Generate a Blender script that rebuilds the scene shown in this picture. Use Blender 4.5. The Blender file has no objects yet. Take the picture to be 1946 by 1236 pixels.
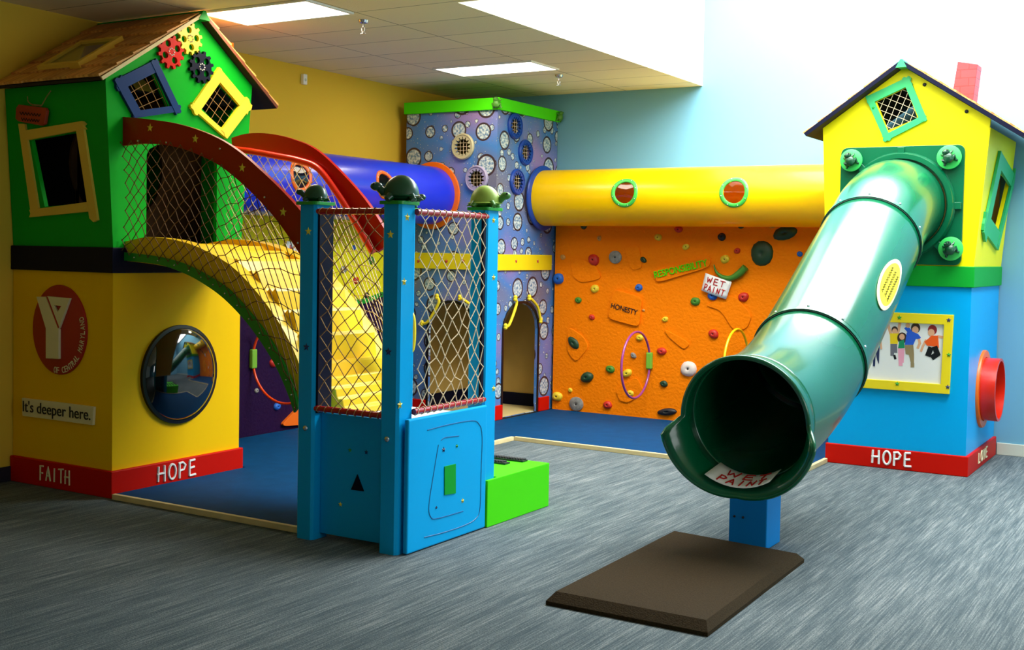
import bpy, math, random
from mathutils import Vector as V, Matrix
from mathutils.geometry import tessellate_polygon
random.seed(7)
R = math.radians
S = bpy.context.scene
COL = S.collection
PI = math.pi

# ------------------------------------------------------------------ camera, light, exposure
FPX, PPY, YAW, PIT, ROL = 2258.08, 573.55, .5422, .0419, .0189
cy, sy, cp, sp = math.cos(YAW), math.sin(YAW), math.cos(PIT), math.sin(PIT)
FW = V((-sy*cp, cy*cp, -sp)); RT0 = V((cy, sy, 0)); UP0 = RT0.cross(FW)
RT = math.cos(ROL)*RT0 + math.sin(ROL)*UP0
UP = -math.sin(ROL)*RT0 + math.cos(ROL)*UP0
EYE = V((0, 0, 1.6))
cam = bpy.data.objects.new('camera', bpy.data.cameras.new('camera'))
COL.objects.link(cam)
m = Matrix((RT, UP, -FW)).transposed().to_4x4(); m.translation = EYE
cam.matrix_world = m
cam.data.sensor_width = 36; cam.data.lens = 36*FPX/1946
cam.data.shift_y = -(618-PPY)/1946
cam.data.clip_start = .05
S.camera = cam
S.view_settings.view_transform = 'Standard'
S.view_settings.look = 'None'
S.view_settings.gamma = 1
S.view_settings.use_curve_mapping = False
S.view_settings.exposure = 0.5
w = bpy.data.worlds.new('world'); S.world = w; w.use_nodes = True
w.node_tree.nodes['Background'].inputs[0].default_value = (.75, .87, 1, 1)
w.node_tree.nodes['Background'].inputs[1].default_value = .3

def area(name, loc, rot, sx, sy_, power, col):
    l = bpy.data.lights.new(name, 'AREA'); l.shape = 'RECTANGLE'; l.size = sx; l.size_y = sy_
    l.energy = power; l.color = col
    o = bpy.data.objects.new(name, l); o.location = loc; o.rotation_euler = rot; COL.objects.link(o); return o
# daylight that falls through the roof light over the right half of the room
area('skylight_daylight', (-1.7, 8.6, 4.74), (0, 0, 0), 4.6, 3.2, 590, (.95, .98, 1))
# added fill light at the made-up window strip in the unseen right wall
area('added_side_fill', (2.9, 4.6, 1.75), (0, R(90), 0), 1.3, 4.0, 50, (.95, .98, 1))

# ------------------------------------------------------------------ helpers
def Q(px, py, ax, val):
    """the point where the sight line of a photo pixel meets the plane ax = val"""
    d = FW + (px-973)/FPX*RT - (py-PPY)/FPX*UP
    i = 'xyz'.index(ax); t = (val-EYE[i])/d[i]
    return EYE + t*d
def QX(px, py, x): p = Q(px, py, 'x', x); return (p.y, p.z)
def QY(px, py, y): p = Q(px, py, 'y', y); return (p.x, p.z)
def QP(px, py, o, n):
    d = FW + (px-973)/FPX*RT - (py-PPY)/FPX*UP
    return EYE + d*((o-EYE).dot(n)/d.dot(n))

def lin(c):
    c = c/255
    return c/12.92 if c <= .04045 else ((c+.055)/1.055)**2.4
def rgb(r, g, b): return (lin(r), lin(g), lin(b), 1)

def mat(name, c, rough=.5, spec=.5, bump=0, bscale=60, var=0, metal=0, coat=0, vscale=4):
    m = bpy.data.materials.new(name); m.use_nodes = True
    nt = m.node_tree; b = nt.nodes['Principled BSDF']
    b.inputs['Base Color'].default_value = c; b.inputs['Roughness'].default_value = rough
    b.inputs['Specular IOR Level'].default_value = spec; b.inputs['Metallic'].default_value = metal
    b.inputs['Coat Weight'].default_value = coat; b.inputs['Coat Roughness'].default_value = .08
    tc = nt.nodes.new('ShaderNodeTexCoord')
    if bump:
        n = nt.nodes.new('ShaderNodeTexNoise'); n.inputs['Scale'].default_value = bscale; n.inputs['Detail'].default_value = 3
        nt.links.new(tc.outputs['Object'], n.inputs['Vector'])
        bp = nt.nodes.new('ShaderNodeBump'); bp.inputs['Strength'].default_value = bump; bp.inputs['Distance'].default_value = .01
        nt.links.new(n.outputs['Fac'], bp.inputs['Height']); nt.links.new(bp.outputs[0], b.inputs['Normal'])
    if var:
        n = nt.nodes.new('ShaderNodeTexNoise'); n.inputs['Scale'].default_value = vscale; n.inputs['Detail'].default_value = 4
        nt.links.new(tc.outputs['Object'], n.inputs['Vector'])
        mr = nt.nodes.new('ShaderNodeMapRange'); mr.inputs['From Min'].default_value = .3; mr.inputs['From Max'].default_value = .7
        mr.inputs['To Min'].default_value = 1-var; mr.inputs['To Max'].default_value = 1+var
        nt.links.new(n.outputs['Fac'], mr.inputs['Value'])
        mx = nt.nodes.new('ShaderNodeVectorMath'); mx.operation = 'SCALE'; mx.inputs[0].default_value = c[:3]
        nt.links.new(mr.outputs[0], mx.inputs['Scale']); nt.links.new(mx.outputs[0], b.inputs['Base Color'])
    return m

def emit(name, c, s):
    m = bpy.data.materials.new(name); m.use_nodes = True; nt = m.node_tree
    b = nt.nodes['Principled BSDF']; b.inputs['Base Color'].default_value = c
    b.inputs['Emission Color'].default_value = c; b.inputs['Emission Strength'].default_value = s
    return m

def add(nt, t, **k):
    n = nt.nodes.new(t)
    for a, b_ in k.items(): setattr(n, a, b_)
    return n

class B:
    """collects shapes; obj() links them as ONE mesh object"""
    def __init__(s): s.v = []; s.f = []; s.m = []; s.s = []
    def raw(s, vs, fs, mi=0, sm=False):
        o = len(s.v); s.v += [V(p) for p in vs]
        for f in fs: s.f.append([o+i for i in f]); s.m.append(mi); s.s.append(sm)
        return s
    def box(s, a, b, mi=0):
        x0, y0, z0 = [min(a[i], b[i]) for i in range(3)]; x1, y1, z1 = [max(a[i], b[i]) for i in range(3)]
        vs = [(x0,y0,z0),(x1,y0,z0),(x1,y1,z0),(x0,y1,z0),(x0,y0,z1),(x1,y0,z1),(x1,y1,z1),(x0,y1,z1)]
        return s.raw(vs, [(0,3,2,1),(4,5,6,7),(0,1,5,4),(1,2,6,5),(2,3,7,6),(3,0,4,7)], mi)
    def hexa(s, bot, top, mi=0):
        n = len(bot)
        fs = [list(range(n))[::-1], list(range(n, 2*n))] + [(i, (i+1) % n, n+(i+1) % n, n+i) for i in range(n)]
        return s.raw(list(bot)+list(top), fs, mi)
    def panel(s, loops, fr, c0, c1, mi=0):
        """prism of a 2-D outline with holes, in frame fr, from normal offset c0 to c1"""
        L = []
        for k, lp in enumerate(loops):
            ar = sum(lp[i][0]*lp[(i+1) % len(lp)][1]-lp[(i+1) % len(lp)][0]*lp[i][1] for i in range(len(lp)))
            lp = list(lp)
            if (ar < 0) == (k == 0): lp.reverse()
            L.append(lp)
        flat = [p for lp in L for p in lp]
        tri = tessellate_polygon([[V((p[0], p[1], 0)) for p in lp] for lp in L])
        n = len(flat)
        vs = [fr.p(a, b, c1) for a, b in flat] + [fr.p(a, b, c0) for a, b in flat]
        fs = []
        for t in tri:
            a, b, c = [flat[i] for i in t]
            if (b[0]-a[0])*(c[1]-a[1])-(c[0]-a[0])*(b[1]-a[1]) < 0: t = (t[0], t[2], t[1])
            fs.append(tuple(t)); fs.append((t[0]+n, t[2]+n, t[1]+n))
        o = 0
        for lp in L:
            q = len(lp)
            for i in range(q):
                j = (i+1) % q; fs.append((o+i, o+i+n, o+j+n, o+j))
            o += q
        return s.raw(vs, fs, mi)
    def tube(s, pts, r, n=8, mi=0, caps=True, closed=False):
        pts = [V(p) for p in pts]; m_ = len(pts)
        if m_ < 2: return s
        rr = r if isinstance(r, (list, tuple)) else [r]*m_
        T = []
        for i in range(m_):
            a = pts[(i-1) % m_] if (closed or i) else pts[0]; b = pts[(i+1) % m_] if (closed or i < m_-1) else pts[-1]
            t = (b-a); T.append(t.normalized() if t.length > 1e-9 else V((0, 0, 1)))
        u = T[0].orthogonal().normalized(); vs = []
        for i in range(m_):
            u = (u-T[i]*u.dot(T[i]))
            u = u.normalized() if u.length > 1e-6 else T[i].orthogonal().normalized()
            w_ = T[i].cross(u)
            for k in range(n):
                a = 2*PI*k/n; vs.append(pts[i]+(u*math.cos(a)+w_*math.sin(a))*rr[i])
        fs = []
        for i in range(m_ if closed else m_-1):
            i2 = (i+1) % m_
            for k in range(n): fs.append((i*n+k, i*n+(k+1) % n, i2*n+(k+1) % n, i2*n+k))
        if caps and not closed: fs.append(list(range(n))[::-1]); fs.append([(m_-1)*n+k for k in range(n)])
        return s.raw(vs, fs, mi, True)
    def ball(s, c, r, nu=16, nv=10, mi=0, rot=None):
        c = V(c); r = V((r, r, r)) if not hasattr(r, '__len__') else V(r); vs = []
        for j in range(nv+1):
            b = PI*j/nv
            for i in range(nu):
                a = 2*PI*i/nu; p = V((math.sin(b)*math.cos(a)*r.x, math.sin(b)*math.sin(a)*r.y, math.cos(b)*r.z))
                if rot: p = rot @ p
                vs.append(c+p)
        fs = [(j*nu+i, (j+1)*nu+i, (j+1)*nu+(i+1) % nu, j*nu+(i+1) % nu) for j in range(nv) for i in range(nu)]
        return s.raw(vs, fs, mi, True)
    def lathe(s, prof, fr, c=(0, 0), n=32, mi=0, sx=1, sy=1):
        """profile [(radius, height along the frame normal)] turned about the frame normal"""
        vs = [fr.p(c[0]+r_*sx*math.cos(2*PI*k/n), c[1]+r_*sy*math.sin(2*PI*k/n), h) for r_, h in prof for k in range(n)]
        fs = [(i*n+k, i*n+(k+1) % n, (i+1)*n+(k+1) % n, (i+1)*n+k) for i in range(len(prof)-1) for k in range(n)]
        return s.raw(vs, fs, mi, True)
    def grid(s, P, mi=0, sm=True, wrapu=False, skip=None):
        """P[i][j] points"""
        a, b = len(P), len(P[0]); vs = [p for r_ in P for p in r_]; fs = []
        for i in range(a-1):
            for j in range(b if wrapu else b-1):
                if skip and skip(i, j): continue
                fs.append((i*b+j, i*b+(j+1) % b, (i+1)*b+(j+1) % b, (i+1)*b+j))
        return s.raw(vs, fs, mi, sm)
    def obj(s, name, ms, parent=None, bevel=0, label=None, fix=False, solid=0):
        if not isinstance(ms, (list, tuple)): ms = [ms]
        c = sum(s.v, V((0, 0, 0)))/len(s.v)
        me = bpy.data.meshes.new(name); me.from_pydata([p-c for p in s.v], [], s.f)
        for q in ms: me.materials.append(q)
        me.polygons.foreach_set('material_index', s.m); me.polygons.foreach_set('use_smooth', s.s)
        me.validate(); me.update()
        if any(s.s): me.set_sharp_from_angle(angle=R(45))
        o = bpy.data.objects.new(name, me); COL.objects.link(o)
        if parent is not None:
            o.parent = parent; o.location = c-wloc(parent)
        else: o.location = c
        if fix:
            import bmesh
            bm = bmesh.new(); bm.from_mesh(me); bmesh.ops.recalc_face_normals(bm, faces=bm.faces); bm.to_mesh(me); bm.free()
        if solid:
            md = o.modifiers.new('solid', 'SOLIDIFY'); md.thickness = solid; md.offset = -1
        if bevel:
            md = o.modifiers.new('bevel', 'BEVEL'); md.width = bevel; md.segments = 2; md.limit_method = 'ANGLE'; md.angle_limit = R(50)
        if label: o['label'] = label
        return o
def wloc(o):
    p = V(o.location)
    while o.parent: o = o.parent; p += V(o.location)
    return p

class Fr:
    def __init__(s, o, u, v): s.o = V(o); s.u = V(u); s.v = V(v); s.n = s.u.cross(s.v).normalized()
    def p(s, a, b, c=0): return s.o+s.u*a+s.v*b+s.n*c
def FX(x): return Fr((x, 0, 0), (0, 1, 0), (0, 0, 1))      # faces +x ; coords (y, z)
def FY(y): return Fr((0, y, 0), (1, 0, 0), (0, 0, 1))      # faces -y ; coords (x, z)
def FZ(z): return Fr((0, 0, z), (1, 0, 0), (0, 1, 0))
class Tilt(Fr):
    """face through (.., v0) whose normal offset drifts by k per unit of v above v0 (flared walls)"""
    def __init__(s, base, v0, k): s.b = base; s.v0 = v0; s.k = k; s.u = base.u; s.v = base.v; s.n = base.n; s.o = base.o
    def p(s, a, b, c=0): return s.b.p(a, b, c+s.k*(b-s.v0))

def circ(c, r, n=32, ry=None): return [(c[0]+r*math.cos(2*PI*k/n), c[1]+(ry or r)*math.sin(2*PI*k/n)) for k in range(n)]
def rect(a, b, c, d): return [(a, b), (c, b), (c, d), (a, d)]
def rrect(x0, y0, x1, y1, r, n=5):
    o = []
    for cx, cyy, a0 in ((x1-r, y1-r, 0), (x0+r, y1-r, 90), (x0+r, y0+r, 180), (x1-r, y0+r, 270)):
        for k in range(n+1):
            a = R(a0+90*k/n); o.append((cx+r*math.cos(a), cyy+r*math.sin(a)))
    return o
def starpts(c, r, rot=0, k=.45):
    return [(c[0]+(r if i % 2 == 0 else r*k)*math.sin(rot+PI*i/5), c[1]+(r if i % 2 == 0 else r*k)*math.cos(rot+PI*i/5)) for i in range(10)]
def gearpts(c, r, teeth=12, d=.2):
    o = []
    for i in range(teeth):
        for f_, rr in ((0, 1-d), (.22, 1-d), (.34, 1), (.66, 1), (.78, 1-d)):
            a = 2*PI*(i+f_)/teeth; o.append((c[0]+r*rr*math.cos(a), c[1]+r*rr*math.sin(a)))
    return o
def cr(pts, n=6):
    """smooth curve through the points"""
    pts = [V(p) if len(p) == 3 else V((p[0], p[1], 0)) for p in pts]; o = []
    for i in range(len(pts)-1):
        p0 = pts[max(i-1, 0)]; p1 = pts[i]; p2 = pts[i+1]; p3 = pts[min(i+2, len(pts)-1)]
        for k in range(n):
            t = k/n
            o.append(.5*((2*p1)+(p2-p0)*t+(2*p0-5*p1+4*p2-p3)*t*t+(3*p1-p0-3*p2+p3)*t**3))
    o.append(pts[-1]); return o
def cr2(pts, n=6): return [(p.x, p.y) for p in cr(pts, n)]

def thing(name, label, cat, loc=(0, 0, 0), group=None):
    o = bpy.data.objects.new(name, None); o.empty_display_size = .1; COL.objects.link(o); o.location = loc
    return tag(o, label, cat, group)
def tag(o, label, cat, group=None):
    o['label'] = label; o['category'] = cat
    if group: o['group'] = group
    return o
def struct(o): o['kind'] = 'structure'; return o

def text(name, body, fr, u0, v0, w_, h_, m_, parent, depth=.004, c0=0, ang=0, shear=0, label=None, spacing=1):
    cu = bpy.data.curves.new('t', 'FONT'); cu.body = body; cu.size = 1; cu.extrude = .5; cu.shear = shear; cu.space_character = spacing
    to = bpy.data.objects.new('t', cu); COL.objects.link(to)
    me = bpy.data.meshes.new_from_object(to); bpy.data.objects.remove(to)
    xs = [v.co.x for v in me.vertices]; ys = [v.co.y for v in me.vertices]
    x0, x1, y0, y1 = min(xs), max(xs), min(ys), max(ys)
    b = B(); vs = []
    for v in me.vertices:
        a = (v.co.x-x0)/(x1-x0)*w_; c = (v.co.y-y0)/(y1-y0)*h_
        a2 = a*math.cos(ang)-c*math.sin(ang); c2 = a*math.sin(ang)+c*math.cos(ang)
        vs.append(fr.p(u0+a2, v0+c2, c0+(v.co.z+.5)*depth))
    b.raw(vs, [list(p.vertices) for p in me.polygons])
    return b.obj(name, m_, parent, label=label)

STK = {'H': [[(0,0),(.05,1)], [(.75,-.05),(.72,1.02)], [(-.1,.5),(.8,.52)]],
 'O': [[(.45+.4*math.cos(a*PI/8), .5+.5*math.sin(a*PI/8)) for a in range(17)]],
 'P': [[(.1,-.05),(.12,1)], [(0,.95),(.5,1.0),(.8,.8),(.6,.5),(.12,.45)]],
 'E': [[(.1,0),(.12,1)], [(.1,1),(.75,1.03)], [(.1,.5),(.7,.55)], [(.1,0),(.85,.02)]],
 'F': [[(.1,-.05),(.12,1)], [(.05,1),(.7,1.02)], [(.1,.5),(.6,.52)]],
 'A': [[(0,0),(.4,1.02),(.8,0)], [(.15,.36),(.68,.38)]],
 'I': [[(.35,0),(.38,1)]],
 'T': [[(.4,0),(.42,1)], [(-.05,.98),(.85,1.04)]],
 'L': [[(.1,1),(.1,0),(.75,.04)]],
 'V': [[(0,1),(.35,0),(.75,1.02)]],
 'W': [[(-.05,.9),(.1,0),(.35,.7),(.6,.05),(.8,1.05)]],
 'N': [[(.05,0),(.1,1),(.65,.05),(.75,1.05)]]}
def strokes(b, word, P, u0, v0, w_, h_, r, skew=0, adv=1.0, n=5, mi=0):
    """hand-painted letters as strokes; P maps (u, v) to a point on the surface"""
    k = len(word); cw = w_/k
    for i, ch in enumerate(word):
        for st in STK[ch]:
            pts = []
            for j in range(len(st)-1):
                for q in range(3):
                    t = q/3; pts.append((st[j][0]*(1-t)+st[j+1][0]*t, st[j][1]*(1-t)+st[j+1][1]*t))
            pts.append(st[-1])
            b.tube([P(u0+(i+.08+p[0]*.85)*cw+skew*p[1]*h_, v0+p[1]*h_) for p in pts], r, n=n, mi=mi)

def net(b, SF, nu, nv, r, knots=True, jit=.25, mi=0):
    """diamond netting on the surface SF(u, v), u, v in 0..1"""
    J = {}
    def nd(i, j):
        if (i, j) not in J:
            du = 0 if i in (0, nu) else random.uniform(-jit, jit)/nu; dv = 0 if j in (0, nv) else random.uniform(-jit, jit)/nv
            J[(i, j)] = SF(min(max(i/nu+du, 0), 1), j/nv+dv)
        return J[(i, j)]
    for j in range(nv):
        for i in range(nu+1):
            if (i+j) % 2: continue
            for d in (-1, 1):
                if 0 <= i+d <= nu: b.tube([nd(i, j), nd(i+d, j+1)], r, n=4, caps=False, mi=mi)
    if knots:
        for p in list(J.values()): b.ball(p, r*2.0, 5, 4, mi=mi)
def netsq(b, SF, nu, nv, r, mi=0):
    for i in range(nu+1): b.tube([SF(i/nu, j/12) for j in range(13)], r, n=4, mi=mi, caps=False)
    for j in range(nv+1): b.tube([SF(i/12, j/nv) for i in range(13)], r, n=4, mi=mi, caps=False)

# ------------------------------------------------------------------ materials
M = {}
M['yellow_wall'] = mat('yellow_wall_paint', rgb(232, 192, 62), .8, .1, bump=.05, bscale=200)
M['blue_wall'] = mat('light_blue_wall_paint', rgb(116, 170, 192), .8, .1, bump=.05, bscale=200)
M['white_wall'] = mat('white_wall_paint', rgb(240, 243, 240), .8, .2)
M['beige_trim'] = mat('beige_vinyl_baseboard', rgb(205, 208, 190), .5)
M['dark_trim'] = mat('dark_vinyl_baseboard', rgb(22, 24, 40), .5)
M['yellow'] = mat('yellow_gloss_paint', rgb(255, 200, 0), .5, .15)
M['lemon'] = mat('lemon_yellow_paint', rgb(255, 236, 0), .5, .2)
M['window_yellow'] = mat('window_frame_yellow', rgb(250, 222, 40), .45)
M['cream_yellow'] = mat('cream_yellow_board', rgb(240, 200, 80), .7, .1)
M['band_yellow'] = mat('band_yellow_paint', rgb(240, 214, 20), .45)
M['green'] = mat('green_house_paint', rgb(5, 170, 34), .55, .12)
M['lime'] = mat('lime_green_paint', rgb(76, 222, 8), .5, .15)
M['band_green'] = mat('band_green_paint', rgb(8, 156, 44), .5, .2)
M['frame_green'] = mat('frame_green_paint', rgb(40, 176, 96), .45)
M['navy'] = mat('navy_paint', rgb(4, 6, 34), .5, .15)
M['blue_frame'] = mat('blue_frame_paint', rgb(14, 52, 112), .5, .2)
M['red'] = mat('red_paint', rgb(206, 16, 0), .5, .15)
M['arch_red'] = mat('arch_red_gloss', rgb(168, 10, 0), .3, .3, coat=.15)
M['rail_red'] = mat('rail_red_gloss', rgb(176, 12, 18), .18, .5, coat=.5)
M['cyan'] = mat('cyan_paint', rgb(0, 166, 230), .4, .15, coat=.06)
M['post_blue'] = mat('support_post_blue', rgb(0, 128, 200), .5, .2)
M['orange_wall'] = mat('orange_climbing_wall', rgb(255, 130, 0), .7, .1, bump=.7, bscale=38)
M['orange'] = mat('orange_paint', rgb(244, 108, 14), .35, .5)
M['purple_wall'] = mat('purple_climbing_wall', rgb(34, 6, 50), .6, .15, bump=.5, bscale=38)
M['climb_yellow'] = mat('yellow_climbing_wall', rgb(240, 222, 20), .6, .3, bump=.4, bscale=38)
M['tube_yellow'] = mat('tube_yellow_plastic', rgb(255, 218, 0), .3, .4, coat=.15)
M['tube_blue'] = mat('tube_blue_plastic', rgb(30, 50, 220), .3, .5, coat=.2)
M['slide_green'] = mat('slide_green_plastic', rgb(0, 92, 56), .26, .5, coat=.22, var=.12, vscale=2)
M['slide_dark'] = mat('slide_seam', rgb(0, 40, 26), .5)
M['rim_green'] = mat('porthole_rim_green', rgb(70, 190, 70), .35)
M['ring_blue'] = mat('ring_blue_plastic', rgb(20, 62, 150), .35)
M['ring_cream'] = mat('ring_cream_plastic', rgb(190, 180, 140), .4)
M['ring_lilac'] = mat('ring_lilac_plastic', rgb(160, 150, 180), .4)
M['stair'] = mat('stair_yellow_vinyl', rgb(255, 204, 24), .38, .4, coat=.1)
M['rope'] = mat('tan_netting_rope', rgb(176, 128, 72), .8)
M['rope_dark'] = mat('brown_netting_rope', rgb(104, 66, 22), .8)
M['rope_pale'] = mat('pale_netting_rope', rgb(226, 200, 160), .8)
M['black'] = mat('black_plastic', rgb(10, 10, 12), .4)
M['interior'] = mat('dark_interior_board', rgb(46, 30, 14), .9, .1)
M['shade_black'] = mat('interior_shade_black', rgb(6, 5, 5), .9, .05)  # black colour stands in for shade inside the upper storey
M['tan'] = mat('tan_plywood', rgb(200, 162, 84), .6, var=.08)
M['tan_floor'] = mat('tan_floor_board', rgb(222, 196, 130), .5)
M['bluemat'] = mat('blue_floor_mat', rgb(2, 62, 104), .75, .1, bump=.1, bscale=90, var=.1, vscale=9)
M['edging'] = mat('pale_wood_edging', rgb(226, 204, 150), .6, var=.1, vscale=8)
M['brownmat'] = mat('brown_rubber_mat', rgb(54, 42, 24), .9, .1, bump=.35, bscale=160, var=.3, vscale=120)
M['white'] = mat('white_paint', rgb(245, 245, 238), .5)
M['cream'] = mat('cream_lettering', rgb(236, 226, 178), .5)
M['logo_red'] = mat('logo_disc_red', rgb(176, 24, 22), .45)
M['ink'] = mat('black_ink', rgb(14, 12, 16), .6)
M['red_ink'] = mat('red_ink', rgb(190, 16, 10), .6)
M['paper'] = mat('white_paper', rgb(250, 248, 244), .7)
M['chrome'] = mat('chrome_metal', rgb(210, 210, 215), .25, metal=1)
M['dk_green'] = mat('dark_green_resin', rgb(12, 70, 40), .35, .5, coat=.3)
M['pale_green'] = mat('pale_green_resin', rgb(150, 178, 70), .45)
M['olive'] = mat('olive_green_resin', rgb(70, 130, 40), .45)
M['cap_green'] = mat('post_cap_green', rgb(20, 150, 40), .4)
M['disc_green'] = mat('disc_green_plastic', rgb(60, 200, 90), .4)
M['star_yellow'] = mat('star_yellow', rgb(240, 214, 50), .45)
M['star_navy'] = mat('star_navy', rgb(20, 30, 90), .45)
M['star_green'] = mat('star_green', rgb(30, 150, 40), .45)
M['brown'] = mat('brown_wood', rgb(110, 50, 18), .6, var=.25, vscale=12)
M['dark_wood'] = mat('dark_underside_wood', rgb(40, 24, 12), .8)
M['roof_edge'] = mat('roof_edge_paint', rgb(60, 40, 26), .7)
M['window_dark'] = mat('dark_bubble_glass', rgb(12, 10, 14), .04, .8, coat=1)
M['print_bg'] = mat('poster_paper', rgb(232, 232, 226), .35)
M['grey_hold'] = mat('grey_hold', rgb(140, 136, 128), .6, var=.3, vscale=30)
M['h_red'] = mat('hold_red', rgb(200, 40, 24), .5)
M['h_yellow'] = mat('hold_yellow', rgb(232, 200, 40), .5)
M['h_green'] = mat('hold_green', rgb(66, 128, 30), .5)
M['h_dkgreen'] = mat('hold_dark_green', rgb(24, 62, 34), .5)
M['h_blue'] = mat('hold_blue', rgb(24, 96, 190), .5)
M['h_tan'] = mat('hold_tan', rgb(214, 150, 70), .5)
M['h_black'] = mat('hold_charcoal', rgb(30, 28, 30), .5)
M['h_white'] = mat('hold_white', rgb(232, 214, 200), .5)
M['h_grey'] = M['grey_hold']
M['hoop_purple'] = mat('hoop_purple', rgb(150, 60, 130), .3, coat=.3)
M['hoop_yellow'] = mat('hoop_yellow', rgb(250, 214, 20), .3, coat=.3)
M['hoop_orange'] = mat('hoop_orange', rgb(240, 70, 10), .3, coat=.3)
M['clamp'] = mat('clamp_green', rgb(120, 180, 50), .5)
M['tube_red'] = mat('tube_red_plastic', rgb(214, 36, 10), .3, coat=.2)
M['panel_light'] = emit('lamp_diffuser', (1, .93, .78, 1), 5.0)

# clear acrylic panes
def glassmat():
    m_ = bpy.data.materials.new('clear_acrylic'); m_.use_nodes = True; nt = m_.node_tree
    b = add(nt, 'ShaderNodeBsdfGlossy'); b.inputs['Roughness'].default_value = .03
    tr = add(nt, 'ShaderNodeBsdfTransparent'); tr.inputs[0].default_value = (.92, .93, .9, 1)
    mx = add(nt, 'ShaderNodeMixShader'); mx.inputs[0].default_value = .05
    nt.links.new(tr.outputs[0], mx.inputs[1]); nt.links.new(b.outputs[0], mx.inputs[2])
    nt.links.new(mx.outputs[0], nt.nodes['Material Output'].inputs[0]); return m_
M['glass'] = glassmat()

def carpetmat():
    m_ = bpy.data.materials.new('blue_grey_carpet'); m_.use_nodes = True; nt = m_.node_tree; b = nt.nodes['Principled BSDF']
    b.inputs['Roughness'].default_value = .95; b.inputs['Specular IOR Level'].default_value = .1
    tc = add(nt, 'ShaderNodeTexCoord'); mp = add(nt, 'ShaderNodeMapping'); mp.inputs['Scale'].default_value = (120, 3.2, 1)
    nt.links.new(tc.outputs['Object'], mp.inputs[0])
    n1 = add(nt, 'ShaderNodeTexNoise'); n1.inputs['Scale'].default_value = 1; n1.inputs['Detail'].default_value = 4
    nt.links.new(mp.outputs[0], n1.inputs['Vector'])
    mp2 = add(nt, 'ShaderNodeMapping'); mp2.inputs['Scale'].default_value = (16, 1.2, 1); nt.links.new(tc.outputs['Object'], mp2.inputs[0])
    n2 = add(nt, 'ShaderNodeTexNoise'); n2.inputs['Scale'].default_value = 1; nt.links.new(mp2.outputs[0], n2.inputs['Vector'])
    n3 = add(nt, 'ShaderNodeTexNoise'); n3.inputs['Scale'].default_value = 170; nt.links.new(tc.outputs['Object'], n3.inputs['Vector'])
    a = add(nt, 'ShaderNodeMath', operation='MULTIPLY_ADD'); a.inputs[1].default_value = .45; nt.links.new(n2.outputs[0], a.inputs[0]); nt.links.new(n1.outputs[0], a.inputs[2])
    a2 = add(nt, 'ShaderNodeMath', operation='MULTIPLY_ADD'); a2.inputs[1].default_value = .8
    nt.links.new(n3.outputs[0], a2.inputs[0]); nt.links.new(a.outputs[0], a2.inputs[2])
    rp = add(nt, 'ShaderNodeValToRGB'); cr_ = rp.color_ramp
    mr = add(nt, 'ShaderNodeMapRange'); mr.inputs['From Min'].default_value = .72; mr.inputs['From Max'].default_value = 1.52
    nt.links.new(a2.outputs[0], mr.inputs[0]); nt.links.new(mr.outputs[0], rp.inputs[0])
    cr_.elements[0].color = rgb(54, 67, 72); cr_.elements[1].color = rgb(146, 150, 147)
    e = cr_.elements.new(.5); e.color = rgb(88, 98, 101)
    nt.links.new(rp.outputs[0], b.inputs['Base Color'])
    bp = add(nt, 'ShaderNodeBump'); bp.inputs['Strength'].default_value = .3; bp.inputs['Distance'].default_value = .01
    nt.links.new(n3.outputs[0], bp.inputs['Height']); nt.links.new(bp.outputs[0], b.inputs['Normal'])
    return m_
M['carpet'] = carpetmat()

def tilemat():
    m_ = bpy.data.materials.new('ceiling_tiles'); m_.use_nodes = True; nt = m_.node_tree; b = nt.nodes['Principled BSDF']
    b.inputs['Roughness'].default_value = .9; b.inputs['Specular IOR Level'].default_value = .1
    tc = add(nt, 'ShaderNodeTexCoord'); ge = add(nt, 'ShaderNodeNewGeometry')
    mp = add(nt, 'ShaderNodeMapping'); mp.inputs['Location'].default_value = (5.06, -5.82, 0)
    nt.links.new(ge.outputs['Position'], mp.inputs[0])
    br = add(nt, 'ShaderNodeTexBrick'); br.offset = 0; br.inputs['Scale'].default_value = 1
    br.inputs['Brick Width'].default_value = .974; br.inputs['Row Height'].default_value = .487; br.inputs['Mortar Size'].default_value = .006
    br.inputs['Mortar Smooth'].default_value = .3
    br.inputs['Color1'].default_value = rgb(246, 232, 194); br.inputs['Color2'].default_value = rgb(240, 226, 188); br.inputs['Mortar'].default_value = rgb(168, 156, 122)
    nt.links.new(mp.outputs[0], br.inputs['Vector']); nt.links.new(br.outputs[0], b.inputs['Base Color'])
    n3 = add(nt, 'ShaderNodeTexNoise'); n3.inputs['Scale'].default_value = 90; nt.links.new(ge.outputs['Position'], n3.inputs['Vector'])
    bp = add(nt, 'ShaderNodeBump'); bp.inputs['Strength'].default_value = .15; bp.inputs['Distance'].default_value = .01
    nt.links.new(n3.outputs[0], bp.inputs['Height']); nt.links.new(bp.outputs[0], b.inputs['Normal'])
    return m_
M['tiles'] = tilemat()

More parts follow.
